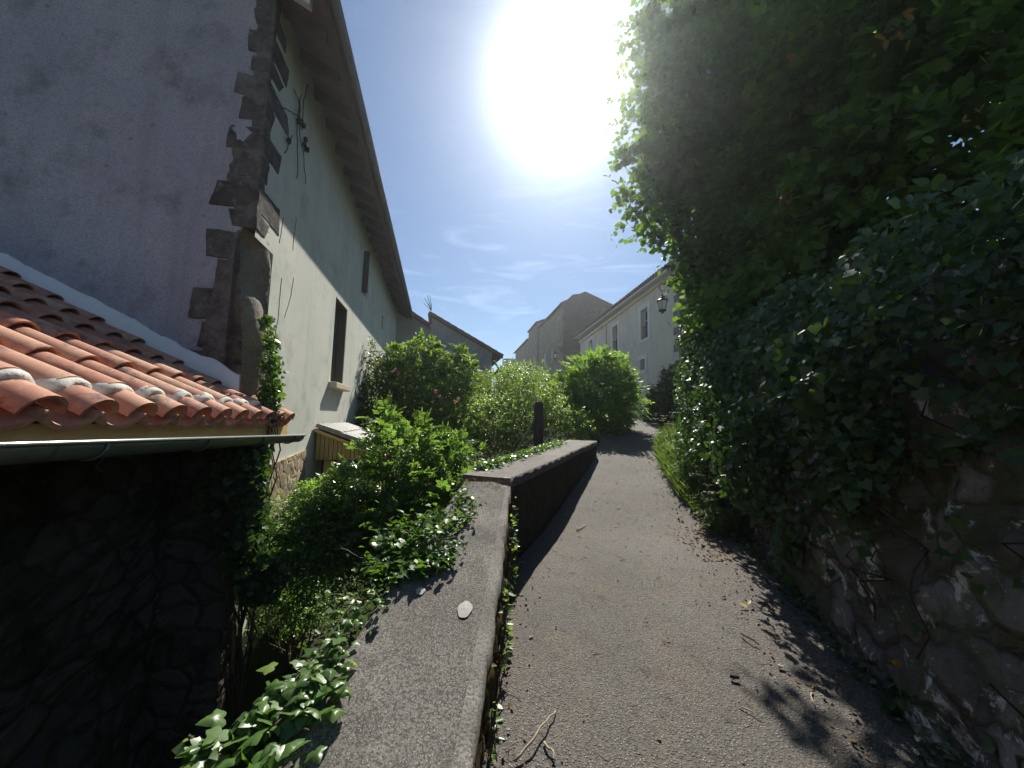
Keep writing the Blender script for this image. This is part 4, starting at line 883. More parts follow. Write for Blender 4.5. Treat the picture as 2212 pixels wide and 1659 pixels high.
def umbel(tip, R_, n_, parent, rg_, s0=.010, s1=.018):
    um = MB(); vs = [tip]; fs = []
    for r_ in range(n_):
        b_ = rg_.uniform(0, 6.28); rr_ = R_*math.sqrt(rg_.uniform(.03, 1)); q_ = tip+V(rr_*math.cos(b_), rr_*math.sin(b_), .02+rg_.uniform(0, .015)); w_ = V(-math.sin(b_), math.cos(b_), 0)*.0012; n0 = len(vs); vs += [q_, tip+w_]; fs.append((0, n0+1, n0))
        for s_ in range(6):
            a_ = s_*1.05+rg_.uniform(0, .5); e_ = V(math.cos(a_), math.sin(a_), rg_.uniform(-.2, .3))*rg_.uniform(s0, s1); t_ = V(-math.sin(a_), math.cos(a_), 0)*s1*.35; n1 = len(vs); vs += [q_+e_+t_, q_+e_-t_]; fs.append((n0, n1, n1+1))
    um.add(vs, fs); um.build('flower_head', 'umbel', parent)
# elder with flat cream flower heads
elder_px = [(900, 800, 9.8, 58, 45, .9), (962, 812, 9.9, 50, 40, .9), (850, 815, 9.6, 40, 40, .9), (1000, 810, 10.1, 26, 40, .8), (905, 850, 9.6, 80, 45, .9), (915, 765, 9.8, 28, 25, .9), (860, 900, 9.5, 70, 40, .8)]
th, bl = shrub('elder_bush', 'tall green elder bush with flat cream flower heads below the farmhouse gable', 'shrub', foot(910, 950, 9.8, -.4), elder_px, 1000, 9, .34, .105, T_OVAL, 'elder', 21, .035)
B, u, q = blob_points(bl[:5], 160, 77, .95, .15); kk = (u[:, 2] > .15)
for b in B[kk][:60]:
    umbel(b+V(0, -.05, .05), .12, 42, th, RNG, .012, .022)
c, d, nn, sz = pinnate(90, [(at(915, 742, 9.8), (.22, .2, .22)), (at(992, 768, 10), (.2, .2, .2)), (at(858, 772, 9.6), (.2, .2, .18)), (at(1012, 800, 10), (.14, .14, .16)), (at(950, 770, 9.9), (.2, .2, .14))], 37, .34, .12, .1); leaves('shoot_leaves', c, d, nn, sz, T_OVAL, 'elder', th)
# climbing rose
rose_px = [(795, 800, 9.0, 32, 45, .9), (800, 865, 8.9, 40, 60, .9), (850, 880, 8.7, 50, 45, .9), (905, 905, 8.6, 55, 45, .9), (790, 930, 8.6, 40, 45, .8), (860, 950, 8.4, 70, 40, .8)]
th, bl = shrub('rose_bush', 'rambling rose bush with small pink flowers against the cream facade', 'shrub', foot(830, 1000, 8.8, -.7), rose_px, 1500, 8, .30, .062, T_OVAL, 'rose', 23, .025)
for (u, v, Y) in [(788, 773, 8.7), (795, 783, 8.7), (855, 797, 8.6), (848, 802, 8.6), (860, 806, 8.5), (942, 845, 8.3), (948, 856, 8.3), (990, 862, 8.3), (985, 868, 8.3), (908, 935, 8.1), (902, 925, 8.1), (845, 850, 8.4), (885, 835, 8.4), (960, 905, 8.2)]:
    p = at(u, v, Y); k = 22; a = rnd(k); leaves('flower', p+a*.03*RNG.uniform(.3, 1, (k, 1)), a, rnd(k), .032, T_ROUND, 'pink', th)
# bramble thicket along the garden edge
bram_px = [(1095, 845, 10.6, 55, 35, 1), (1040, 862, 10.4, 55, 35, 1), (1165, 865, 10.2, 50, 38, 1), (1000, 885, 9.8, 60, 40, 1), (1120, 890, 9.7, 70, 42, 1), (1060, 915, 9.3, 70, 45, 1), (950, 925, 9.0, 70, 45, 1), (1225, 925, 8.9, 42, 34, .9), (1190, 905, 9.3, 40, 40, .9), (1130, 935, 9.0, 50, 40, .9), (1255, 935, 8.7, 26, 20, .9), (1130, 815, 11.0, 40, 22, 1), (1010, 940, 9.0, 60, 35, .9), (1085, 950, 8.8, 50, 30, .9), (940, 960, 8.6, 60, 30, .8)]
th, bl = shrub('bramble_thicket', 'sunlit bramble thicket with arching shoots behind the far end of the parapet', 'shrub', foot(1090, 960, 9.8, -.2), bram_px, 6200, 8, .34, .055, T_OVAL, 'bramble', 25, .02, .55, .30, .75, None, 14)
# the tall shoots that stand out of the thicket
c, d, nn = [], [], []; tipsA, tipsB = [], []
for (u, v, Y, hgt) in [(1147, 800, 10.6, .5), (1075, 822, 10.4, .4), (1110, 806, 10.8, .35), (1012, 842, 10, .4), (1180, 840, 10, .35), (1220, 905, 8.8, .3), (1265, 905, 8.7, .25), (1050, 835, 10.3, .3), (1130, 800, 10.9, .3), (1000, 872, 9.4, .35)]:
    p = at(u, v, Y); b = p-ZU*hgt*1.6; tipsA.append(p); tipsB.append(b); k = 26; f = np.linspace(.3, 1, k)
    a = np.arange(k)*2.4; o_ = np.stack([np.cos(a), np.sin(a), .5+0*a], -1); c.append(b+(p-b)*f[:, None]+o_*.02); d.append(o_); nn.append(V(0, 0, 1)+RNG.normal(size=(k, 3))*.4)
leaves('shoot_leaves', np.concatenate(c), np.concatenate(d), np.concatenate(nn), .065, T_OVAL, 'bramble', th)
stems('shoots', np.array(tipsB), tipsA, .007, 'bark', th, .02)
# rounded leafy bush at the lane
hz_px = [(1285, 850, 10.6, 62, 55, 1), (1330, 840, 10.5, 38, 48, 1), (1238, 850, 10.8, 36, 40, 1), (1292, 900, 10.3, 62, 40, 1), (1270, 800, 10.7, 40, 26, 1), (1315, 795, 10.6, 26, 22, 1), (1352, 865, 10.4, 22, 32, 1), (1240, 895, 10.2, 40, 38, 1), (1322, 925, 10.1, 40, 22, .9)]
hz_px += [(1374, 842, 10.4, 16, 8, 1), (1300, 774, 10.6, 16, 14, 1), (1262, 786, 10.6, 14, 12, 1), (1345, 802, 10.5, 15, 14, 1), (1225, 826, 10.7, 14, 14, 1), (1366, 880, 10.3, 14, 12, 1), (1382, 856, 10.3, 7, 5, 1)]
bl = pxblobs(hz_px); ft = foot(1285, 950, 10.5, 1.0); th = thing('leafy_bush', 'rounded bright green leafy bush overhanging the lane in front of the cream house', 'shrub', ft)
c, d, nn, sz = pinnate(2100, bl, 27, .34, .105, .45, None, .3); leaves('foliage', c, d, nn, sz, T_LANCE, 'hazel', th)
stems('stem', ft, [b[0] for b in bl[:12]], .04, 'bark', th, .06)
# small leafy clump at the foot of the hazel
shrub('low_shrub', 'small yellow green shrub at the lane edge below the rounded leafy bush', 'shrub', foot(1330, 945, 9.9, 1.1), [(1325, 928, 9.8, 20, 18, 1), (1300, 935, 9.6, 22, 16, 1)], 130, 7, .18, .06, T_OVAL, 'bramble', 29, .012, .4)
# background greenery past the thicket
shrub('distant_tree', 'hazy green treetop in front of the distant ruined tower', 'tree', foot(1112, 830, 40, 2), [(1105, 806, 40, 14, 9, 1), (1090, 812, 38, 18, 10, 1)], 300, 7, .5, .26, T_SMALL, 'hazel', 31, .1)

# ash sapling in the near garden: pinnate leaves
ash_px = [(870, 985, 4.35, 80, 55, .9), (835, 940, 4.4, 28, 28, .9), (955, 985, 4.5, 50, 38, .8), (800, 1060, 4.15, 75, 55, .9), (925, 1055, 4.2, 75, 55, .9), (870, 1120, 3.95, 95, 55, .8), (985, 1020, 4.5, 40, 36, .7), (745, 1110, 4.0, 60, 40, .8), (960, 1090, 3.9, 50, 40, .6), (900, 1180, 3.6, 90, 45, .6), (820, 1165, 3.75, 60, 55, .7), (1000, 1060, 4.1, 30, 34, .6), (770, 1150, 3.8, 50, 55, .7)]
bl = pxblobs(ash_px); ft = foot(870, 1250, 4.2, -.9); th = thing('ash_sapling', 'bushy ash sapling with glossy feathered leaves rising beside the concrete coping', 'sapling', ft)
pk = lambda B: (((B-k0)@pn) < -.72*(wd0+(wd1-wd0)*np.clip((B-k0)@pdir/kY, 0, 1))) | (B[:, 2] > 1.15)
c, d, nn, sz = pinnate(1500, bl, 33, .21, .066, .3, pk); leaves('foliage', c, d, nn, sz, T_LANCE, 'ash', th)
tips = [b[0]+RNG.normal(size=3)*.3*np.array(b[1]) for b in bl for k in range(3)]; stems('stem', ft, tips, .016, 'bark', th, .06)
c, d, nn, sz = pinnate(120, [(at(832, 905, 4.4), (.13, .12, .16)), (at(905, 930, 4.4), (.1, .1, .12)), (at(985, 965, 4.55), (.1, .1, .1)), (at(705, 1065, 4.0), (.09, .1, .12)), (at(1010, 1035, 4.2), (.1, .1, .08)), (at(950, 955, 4.5), (.1, .1, .1)), (at(1020, 985, 4.6), (.12, .1, .07)), (at(745, 1050, 4.0), (.1, .1, .12))], 35, .2, .075, .1, pk); leaves('shoot_leaves', c, d, nn, sz, T_LANCE, 'privet', th)
# fine-leaved shrub hanging over the dark gap
pv_px = [(600, 1150, 3.75, 70, 42, .8), (675, 1130, 3.9, 60, 50, .8), (550, 1185, 3.6, 50, 32, .7), (720, 1165, 3.8, 60, 45, .8), (640, 1195, 3.6, 80, 34, .7), (515, 1195, 3.55, 30, 22, .6), (770, 1190, 3.7, 55, 40, .6), (680, 1085, 4.0, 40, 28, .6), (530, 1170, 3.6, 34, 30, .6), (600, 1230, 3.65, 60, 30, .6), (690, 1235, 3.7, 60, 30, .6), (640, 1300, 3.8, 80, 50, .5)]
shrub('small_leaved_shrub', 'pale small leaved shrub filling the gap between lean-to and ash sapling', 'shrub', foot(640, 1300, 3.8, -1.0), pv_px, 3000, 9, .17, .030, T_OVAL, 'privet', 37, .01, .35, .25, .7)
# hanging stems below it
# ivy on the end of the lean-to and on the house corner
def ivy_patch(name, label, foot_, pxl, N, size, mat, nrm0, seed, tmpl=T_IVY, inner=.3, runners=True):
    bl = pxblobs(pxl); th = thing(name, label, 'ivy', foot_)
    B, u, q = blob_points(bl, N, seed, inner, .25); nn = np.asarray(nrm0)+RNG.normal(size=(N, 3))*.55; d = V(0, 0, -.8)+RNG.normal(size=(N, 3))*.6
    leaves('foliage', B, d, nn, size*RNG.uniform(.55, 1.25, N), tmpl, mat, th)
    if runners: stems('stem', np.asarray(foot_, float), [b[0] for b in bl]*2, .010, 'bark', th, .05)
    return th
ivy_patch('ivy_curtain', 'dark glossy ivy hanging below the gutter at the end of the lean-to', foot(540, 1250, 3.3, -1.0), [(548, 1000, 3.22, 24, 45, 1), (530, 1050, 3.22, 34, 45, 1), (490, 1010, 3.2, 38, 45, .8), (540, 1100, 3.25, 30, 40, 1), (455, 1055, 3.15, 36, 42, .6), (505, 1120, 3.25, 40, 40, .8), (530, 1190, 3.25, 40, 60, .8), (560, 1250, 3.3, 44, 50, .8)], 2600, .060, 'ivy', V(.5, -.5, .6), 41)
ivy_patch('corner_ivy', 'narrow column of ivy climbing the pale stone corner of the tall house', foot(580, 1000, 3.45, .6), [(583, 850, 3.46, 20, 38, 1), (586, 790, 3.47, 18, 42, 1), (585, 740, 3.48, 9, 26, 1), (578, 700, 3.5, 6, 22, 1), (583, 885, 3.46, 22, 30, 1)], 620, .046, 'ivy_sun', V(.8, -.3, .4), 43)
# dead creeper under the eave
mb = MB(); rg4 = random.Random(2)
def pf(u, v, off=.02): s, z = on_t(u, v, T0); return hp(s, T0+off, z)
for lst in ([(645, 200), (640, 250), (643, 300), (652, 345), (657, 398)], [(640, 230), (637, 290), (636, 340), (637, 385)], [(625, 290), (617, 312), (610, 330)], [(640, 250), (622, 240), (606, 232)], [(652, 300), (656, 318), (652, 330)], [(660, 180), (650, 215), (648, 280)], [(630, 190), (640, 220), (645, 265)]):
    pts = [pf(u, v) for u, v in lst]; fine = [pts[i]*(1-f)+pts[i+1]*f+NH*rg4.uniform(0, .015)+DH*rg4.uniform(-.012, .012) for i in range(len(pts)-1) for f in (0, .33, .66)]+[pts[-1]]
    mb.tube(fine, .006, 4)
for u, v in ((655, 300), (652, 310), (658, 322), (618, 303), (646, 262), (650, 270), (640, 262)): mb.blob(pf(u, v, .03), (.03, .03, .04), u, 5, 3)
tag(mb.build('dead_creeper', 'dark_twig', None), 'dead bare creeper stems clinging under the eave of the tall house', 'creeper')

# ivy trailing along the coping
th = thing('trailing_ivy', 'large glossy ivy trailing along the near garden edge of the concrete coping', 'ivy', cop(.5, 1))
C, Dd, Nn, Sz = [], [], [], []; run = MB()
def coppix(u, v):
    nn_ = np.cross(pdir+sl*ZU, pn); return on_pl(u, v, k0+ZU*.02, nn_)
trail = [(430, 1665, 60, 70, 34, .095), (500, 1610, 70, 50, 48, .09), (545, 1560, 65, 45, 40, .088), (600, 1545, 45, 30, 30, .06), (610, 1490, 65, 35, 44, .088), (660, 1490, 55, 25, 26, .075), (700, 1500, 25, 12, 8, .06), (660, 1440, 40, 30, 34, .062), (640, 1530, 70, 30, 40, .08), (560, 1640, 60, 40, 40, .085), (700, 1400, 34, 20, 26, .06), (722, 1365, 30, 20, 26, .052), (750, 1330, 30, 22, 36, .045), (778, 1290, 28, 26, 40, .042), (800, 1262, 30, 20, 24, .04)]
for u, v, ru, rv, N, s in trail:
    for k in range(int(N*1.15)):
        p = coppix(u+RNG.normal()*ru*.6, v+RNG.normal()*rv*.6) if RNG.uniform() < .7 else coppix(u+25+RNG.normal()*ru*.7, v+RNG.normal()*rv*.6); p[2] += RNG.uniform(-.03, .045) if ((k0-p)@pn) < wd0 else RNG.uniform(-.18, .03)
        C.append(p); Dd.append(V(.15, -.55, -.05)+RNG.normal(size=3)*.5*V(1, 1, .35)); Nn.append(V(.05, .15, 1)+RNG.normal(size=3)*.33); Sz.append(s*RNG.uniform(.45, 1.0))
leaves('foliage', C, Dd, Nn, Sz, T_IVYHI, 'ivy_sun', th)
for lst in ([(430, 1660), (520, 1600), (610, 1500), (690, 1410), (750, 1330), (800, 1265)], [(560, 1600), (620, 1545), (650, 1560), (665, 1590)], [(610, 1500), (680, 1490), (735, 1470)], [(770, 1330), (735, 1330), (712, 1335)], [(760, 1300), (730, 1290), (690, 1298)], [(480, 1640), (440, 1605), (405, 1600)]):
    pts = [coppix(u, v)+ZU*RNG.uniform(.0, .02) for u, v in lst]; fine = [pts[i]*(1-f)+pts[i+1]*f+RNG.normal(size=3)*.008 for i in range(len(pts)-1) for f in (0, .5)]+[pts[-1]]; run.tube(fine, .0055, 5)
run.build('runners', 'bark', th, True)
cc, dd_, n3 = [], [], []
for u0, v0, u1, v1 in ((770, 1330, 712, 1335), (760, 1300, 690, 1298), (480, 1640, 405, 1600), (735, 1470, 760, 1440)):
    for f in np.linspace(0, 1, 12): cc.append(coppix(u0+(u1-u0)*f, v0+(v1-v0)*f)+RNG.normal(size=3)*.012+ZU*.02); dd_.append(RNG.normal(size=3)*V(1, 1, .4)); n3.append(V(0, 0, 1)+RNG.normal(size=3)*.5)
leaves('young_leaves', cc, dd_, n3, .03, T_IVY, 'privet', th)
# smaller ivy lower down the coping, mixed with ash suckers
th = thing('creeping_ivy', 'small leaved ivy creeping over the middle of the concrete coping', 'ivy', cop(1.6, .8)); C, Dd, Nn, Sz = [], [], [], []
for u, v, ru, rv, N, s, lift in [(830, 1240, 40, 18, 90, .042, .05), (880, 1230, 45, 18, 110, .042, .05), (930, 1215, 40, 16, 90, .040, .05), (860, 1190, 50, 25, 110, .042, .10), (960, 1190, 30, 14, 60, .036, .04), (900, 1160, 60, 25, 120, .04, .12), (960, 1130, 45, 22, 100, .036, .08), (1000, 1080, 25, 20, 70, .032, .05), (1005, 1120, 16, 10, 24, .03, .02), (800, 1225, 25, 25, 50, .04, .0)]:
    for k in range(int(N*1.7)):
        p = coppix(u+RNG.normal()*ru*.6, v+RNG.normal()*rv*.6); p[2] += RNG.uniform(-.02, lift); C.append(p); Dd.append(RNG.normal(size=3)*V(1, 1, .5)+V(.2, -.3, 0)); Nn.append(V(0, .1, 1)+RNG.normal(size=3)*.5); Sz.append(s*RNG.uniform(.5, 1.15))
leaves('foliage', C, Dd, Nn, Sz, T_IVY, 'ivy_sun', th)
run = MB()
for lst in ([(830, 1235), (900, 1225), (970, 1195), (985, 1188)], [(860, 1190), (930, 1180), (985, 1170)], [(800, 1215), (760, 1205), (735, 1195)], [(960, 1130), (1000, 1125), (1030, 1128)], [(900, 1170), (860, 1150), (830, 1140)]):
    pts = [coppix(u, v)+ZU*.03 for u, v in lst]; run.tube([pts[i]*(1-f)+pts[i+1]*f+RNG.normal(size=3)*.008 for i in range(len(pts)-1) for f in (0, .5)]+[pts[-1]], .004, 4)
run.build('runners', 'bark', th, True)
# shining ivy mat on the far coping
th = thing('ivy_mat', 'dense shining mat of tiny ivy leaves along the back of the far coping', 'ivy', cop2(L2*.4, 1)); C, Dd, Nn = [], [], []
for k in range(2400):
    a = L2*RNG.uniform(.05, .78); f = np.clip(RNG.normal(.98, .14), .62, 1.3); C.append(cop2(a, f, RNG.uniform(0, .07))-ZU*(max(0, f-1)*.4)); Dd.append(RNG.normal(size=3)*V(1, 1, .3)); Nn.append(V(0, .25, 1)+RNG.normal(size=3)*.4)
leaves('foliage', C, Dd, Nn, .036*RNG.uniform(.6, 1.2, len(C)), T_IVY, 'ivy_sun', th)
run = MB(); run.tube([cop2(L2*f, .97, .03) for f in np.linspace(.05, .78, 14)], .006, 4); run.build('runners', 'twig', th)
# dry rusty moss and roots where the two copings meet
mb = MB(); C, Dd, Nn = [], [], []
for k in range(340):
    f = RNG.uniform(-.02, 1.0); p = cop(kY-.03, f)+pdir*RNG.normal(-.02, .05)+ZU*RNG.uniform(0, .04); C.append(p); Dd.append(RNG.normal(size=3)*V(1, 1, .6)); Nn.append(RNG.normal(size=3)+V(0, 0, .6))
o = leaves('dry_moss', C, Dd, Nn, .05*RNG.uniform(.4, 1.2, len(C)), T_BLADE, 'litter', None); kind(o, 'stuff', 'rusty dry moss and needles caught in the bend of the coping', 'moss')
# weeds in the joint between wall and lane
th = thing('joint_weeds', 'small weeds growing in the joint between mossy wall face and lane', 'weeds', cop(1, 0)*V(1, 1, 0)+ZU*.3); C, Dd, Nn, Sz = [], [], [], []
for k in range(480):
    a = RNG.uniform(-.3, kY-.02); top = cop(a, 0); b = float(lane_z(top[1]))+.01; hh = (top[2]-b)
    g = vnoise(V(a*2.1, 0, 0), 55, 1.5); 
    if g < -.15 and a < kY-.5: continue
    f = RNG.uniform(0, .95)**(1.7 if a < kY-.6 else .8); C.append(V(top[0], top[1], b+hh*f*.9)+pn*RNG.uniform(.012, .06)); Dd.append(pn*.8+RNG.normal(size=3)*.5+ZU*.2); Nn.append(V(.4, 0, .8)+RNG.normal(size=3)*.4); Sz.append(RNG.uniform(.02, .048))
leaves('foliage', C, Dd, Nn, Sz, T_OVAL, 'privet', th)
mb = MB()
for k in range(34):
    a = RNG.uniform(.2, kY-.02); top = cop(a, 0); b = float(lane_z(top[1])); p = V(top[0], top[1], b)+pn*.015; mb.tube([p, p+ZU*(top[2]-b)*RNG.uniform(.2, .9)+pn*RNG.uniform(.01, .05)], .003, 4)
mb.build('stem', 'bark', th)

# mossy stone post and leaning rod behind the far coping
pp = at(1163, 960, 8.3); th = thing('stone_post', 'dark mossy stone post standing upright in the bramble thicket', 'post', (pp[0], pp[1], -.3)); hz = at(1163, 874, 8.3)[2]
mb = MB(); P = []
for z in np.linspace(-.3, hz, 16):
    rr = .125*(1-.18*(z+.3)/(hz+.3)); P.append([V(pp[0]+rr*c_*(1+.1*float(vnoise(V(c_, s_, z), 3, 2))), pp[1]+rr*s_, z) for c_, s_ in [(math.cos(x), math.sin(x)) for x in np.linspace(0, 2*math.pi, 13)]])
P.append([V(pp[0]+.6*.12*math.cos(x), pp[1]+.6*.12*math.sin(x), hz+.06) for x in np.linspace(0, 2*math.pi, 13)]); mb.grid(P); mb.add(P[-1][:-1], [tuple(range(12))]); mb.build('shaft', 'old_post', th, True)
mb = MB(); mb.tube([at(1112, 985, 7.4), at(1153, 905, 7.9)], .016, 6); tag(mb.build('leaning_rod', 'rust', None), 'thin grey rod leaning on the mossy stone post', 'rod')

# ================================================================== RIGHT SIDE: WALL, IVY, HAZEL
WB = np.array([(1.35, -1.5), (1.68, .4), (1.94, 1.63), (2.50, 3.7), (2.92, 4.9)])
def wall_pt(y, z, off=0.0):
    x = np.interp(y, WB[:, 1], WB[:, 0]); return V(x+.10*max(0, z-.3)+off, y, z)
mb = MB(); P = []
for y in np.linspace(-1.5, 4.9, 130):
    b = float(lane_z(y))-.12; row = []
    for f in np.linspace(0, 1, 54):
        z = b+f*2.4; p = wall_pt(y, z); p[0] += .05*float(vnoise(p*V(.3, 1, 1), 61, 1.6))+.025*float(vnoise(p*V(.3, 1, 1), 62, 5))+.012*float(vnoise(p, 63, 14)); row.append(p)
    row.append(row[-1]+V(.6, 0, .05)); P.append(row)
mb.grid(P); e_ = [p for p in P[-1]]; mb.add([*e_, *[p+V(.9, .1, 0) for p in e_]], [(i, i+1, len(e_)+i+1, len(e_)+i) for i in range(len(e_)-1)])
th = thing('rubble_wall', 'rough mossy rubble retaining wall along the right side of the lane', 'wall', (2.2, 2.5, .2)); mb.build('masonry', 'right_rubble', th, True)
# end pier, a squared stone at the wall's end
pe = hit(1548, 1090); mb = MB(); pz = float(lane_z(5.0)); mb.hexa([V(x, y, z) for z in (pz-.1, pz+.95) for x, y in ((2.84, 4.86), (3.3, 4.86), (3.3, 5.15), (2.84, 5.15))]); mb.build('end_stone', 'right_rubble', th, False, .03)
# ivy over the wall
iv = thing('wall_ivy', 'thick dark ivy covering the rubble wall along the right of the lane', 'ivy', (2.4, 3.2, .4)); C, Dd, Nn, Sz = [], [], [], []
N = 26000; Y = RNG.uniform(-.2, 6.4, N); zr_ = RNG.uniform(0, 1, N)
for y, q_ in zip(Y, zr_):
    lz = float(lane_z(y)); z = lz+.05+q_*2.5; zb = np.interp(y, [.8, 1.5, 2.0, 2.6, 3.3, 4.2, 5.0, 5.4], [2.05, 1.9, 1.62, 1.15, .72, .55, .6, .15])+.25*float(vnoise(V(y*1.2, z*.5, 0), 71, 1.6)); zl = z-lz
    if z < zb and RNG.uniform() > .05*math.exp(-(zb-z)*2.0): continue
    den = float(vnoise(V(y, z, 0), 73, 2.3))
    if den < -.5 and RNG.uniform() < .75: continue
    thick = .10+.46*max(0, min(1, (z-zb)/.8))*max(.25, min(1, (2.75-zl)/.8))+.09*den
    yy_ = min(y, 4.95); p = wall_pt(yy_, z, -.03-thick*RNG.uniform(.1, 1)); p[1] = y
    if y > 4.9: p[0] = 2.86+.33*(y-4.9)+.1*(z-.3)-thick*RNG.uniform(0, 1.2)+.05
    C.append(p); Dd.append(V(-.25, -.1, -.75)+RNG.normal(size=3)*.5); Nn.append(V(-.7, -.25, .5)+RNG.normal(size=3)*.55); Sz.append(RNG.uniform(.028, .07)*(.85 if y < 2 else 1.0)*(1.25 if RNG.uniform() < .12 else 1))
leaves('foliage', C, Dd, Nn, Sz, T_IVY, 'ivy', iv)
run = MB()
for k in range(16):
    y = RNG.uniform(1.2, 5); z0_ = float(lane_z(y))+RNG.uniform(.05, .5); z1_ = z0_+RNG.uniform(.5, 1.4); pts = [wall_pt(y+RNG.normal()*.03*i, z0_+(z1_-z0_)*i/11, -.055-RNG.uniform(0, .03)) for i in range(12)]; run.tube(pts, [RNG.uniform(.0035, .006)]*12, 5)
run.build('stem', 'bark', iv, True)
# the ivy bulge past the wall's end
sp_px = [(1510, 800, 6.0, 42, 55, 1), (1535, 900, 5.8, 45, 70, 1), (1550, 980, 5.6, 42, 65, 1), (1500, 740, 6.1, 38, 40, 1), (1520, 690, 6.2, 50, 50, 1), (1580, 820, 5.8, 70, 90, 1), (1560, 1040, 5.5, 35, 50, .8)]
bl = pxblobs(sp_px); th = thing('ivy_bush', 'bushy ivy bulging into the lane past the end of the rubble wall', 'ivy', foot(1570, 1080, 5.6, .6))
B, u, q = blob_points(bl, 7000, 81, .35, .3); N = len(B); leaves('foliage', B, V(-.2, -.1, -.6)+RNG.normal(size=(N, 3))*.55, u+V(-.2, -.2, .5)+RNG.normal(size=(N, 3))*.4, (.052*RNG.uniform(.6, 1.25, N)), T_IVY, 'ivy', th)
stems('stem', foot(1570, 1085, 5.6, .55), [b[0] for b in bl]*2, .02, 'bark', th, .08)
# hazel tree towering over the wall
hz = [(1510, 440, 6.6, 90, 75, 1), (1450, 385, 6.7, 70, 56, 1), (1440, 320, 6.8, 56, 60, 1), (1465, 230, 6.9, 76, 70, 1), (1470, 110, 7.0, 76, 70, 1), (1500, 20, 7.0, 90, 80, 1), (1560, 350, 6.2, 130, 120, 1), (1560, 180, 6.3, 130, 120, 1), (1625, 500, 5.8, 120, 100, 1), (1580, 570, 6.1, 70, 60, 1), (1530, 650, 6.3, 42, 30, 1), (1700, 380, 5.2, 170, 150, 1), (1700, 160, 5.2, 170, 150, 1), (1760, 600, 4.6, 160, 140, 1), (1880, 420, 4.0, 210, 180, 1), (1880, 150, 4.1, 220, 180, 1), (2080, 520, 3.2, 200, 190, 1), (2080, 250, 3.3, 230, 200, 1), (2120, 20, 3.3, 240, 180, 1), (1650, -60, 6.2, 180, 120, 1), (1374, 432, 6.7, 44, 18, 1), (1380, 248, 6.9, 40, 30, 1), (1396, 84, 7.0, 36, 34, 1), (1384, 340, 6.8, 38, 24, 1), (1400, 170, 6.9, 34, 20, 1), (1420, 480, 6.6, 40, 22, 1), (2230, 640, 2.6, 160, 170, 1), (1900, 680, 3.8, 170, 120, 1), (1640, 690, 5.4, 110, 90, 1), (1800, -120, 5.0, 240, 140, 1)]
bl = pxblobs(hz); tf = V(4.0, 6.4, 2.0); th = thing('hazel_tree', 'tall dark hazel tree leaning over the lane above the ivy covered wall', 'tree', tf)
clear = lambda B: (B[:, 0] > np.interp(B[:, 1], [0, 3, 5, 8], [1.55, 1.75, 1.75, 1.9])) 
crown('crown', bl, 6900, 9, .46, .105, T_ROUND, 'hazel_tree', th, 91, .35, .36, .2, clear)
mb = MB()
for k in range(26):
    tp_ = bl[k % len(bl)][0]; b = tf+V(RNG.normal()*.3, RNG.normal()*.3, 0); pts = [b*(1-f)+tp_*f+RNG.normal(size=3)*.12*math.sin(math.pi*f)+ZU*.5*math.sin(math.pi*f) for f in np.linspace(0, 1, 7)]; mb.tube(pts, [.065*(1-.85*i/6) for i in range(7)], 6)
mb.build('limbs', 'bark', th, True)
mb = MB(); mb.tube([tf-ZU*.6, tf, tf+V(-.1, -.1, 1.2), tf+V(-.3, -.3, 2.6)], [.22, .18, .15, .1], 9); mb.build('trunk', 'bark', th, True)
# cherry shoots with bronze leaves hanging in front
for (u, v, Y, k, sz_) in [(1925, 55, 2.7, 7, .11), (1700, 92, 3.6, 8, .10), (1695, 430, 4.0, 12, .10), (1655, 415, 4.2, 6, .09), (2030, 420, 2.9, 5, .06), (1990, 590, 2.8, 4, .07), (2105, 240, 2.4, 4, .07)]:
    b = at(u, v, Y); o = leaves('young_shoot', b+RNG.normal(size=(k, 3))*.07, V(.1, -.2, -.7)+RNG.normal(size=(k, 3))*.5, V(-.6, -.4, .3)+RNG.normal(size=(k, 3))*.5, sz_*RNG.uniform(.8, 1.2, k), T_LANCE, 'cherry', th); o['label'] = 'young shoot with bronze leaves'
    run = MB(); run.tube([b+V(.5, .3, .35), b+V(.2, .12, .12), b], [.008, .006, .003], 5); run.build('stem', 'bark', o, True)
# ivy at the corner of the cream house and dark hedge below it
ci = [(1462, 830, 11.5, 32, 30, 1), (1480, 815, 11.4, 26, 30, 1), (1445, 860, 11.6, 30, 32, 1), (1425, 880, 11.8, 26, 34, 1), (1470, 880, 11.4, 45, 40, 1), (1490, 840, 11.2, 30, 40, 1)]
shrub('corner_bush', 'dark ivy bush against the near corner of the cream house', 'shrub', foot(1460, 925, 11.6, 1.6), ci, 900, 8, .3, .085, T_ROUND, 'ivy', 93, .03, .5)

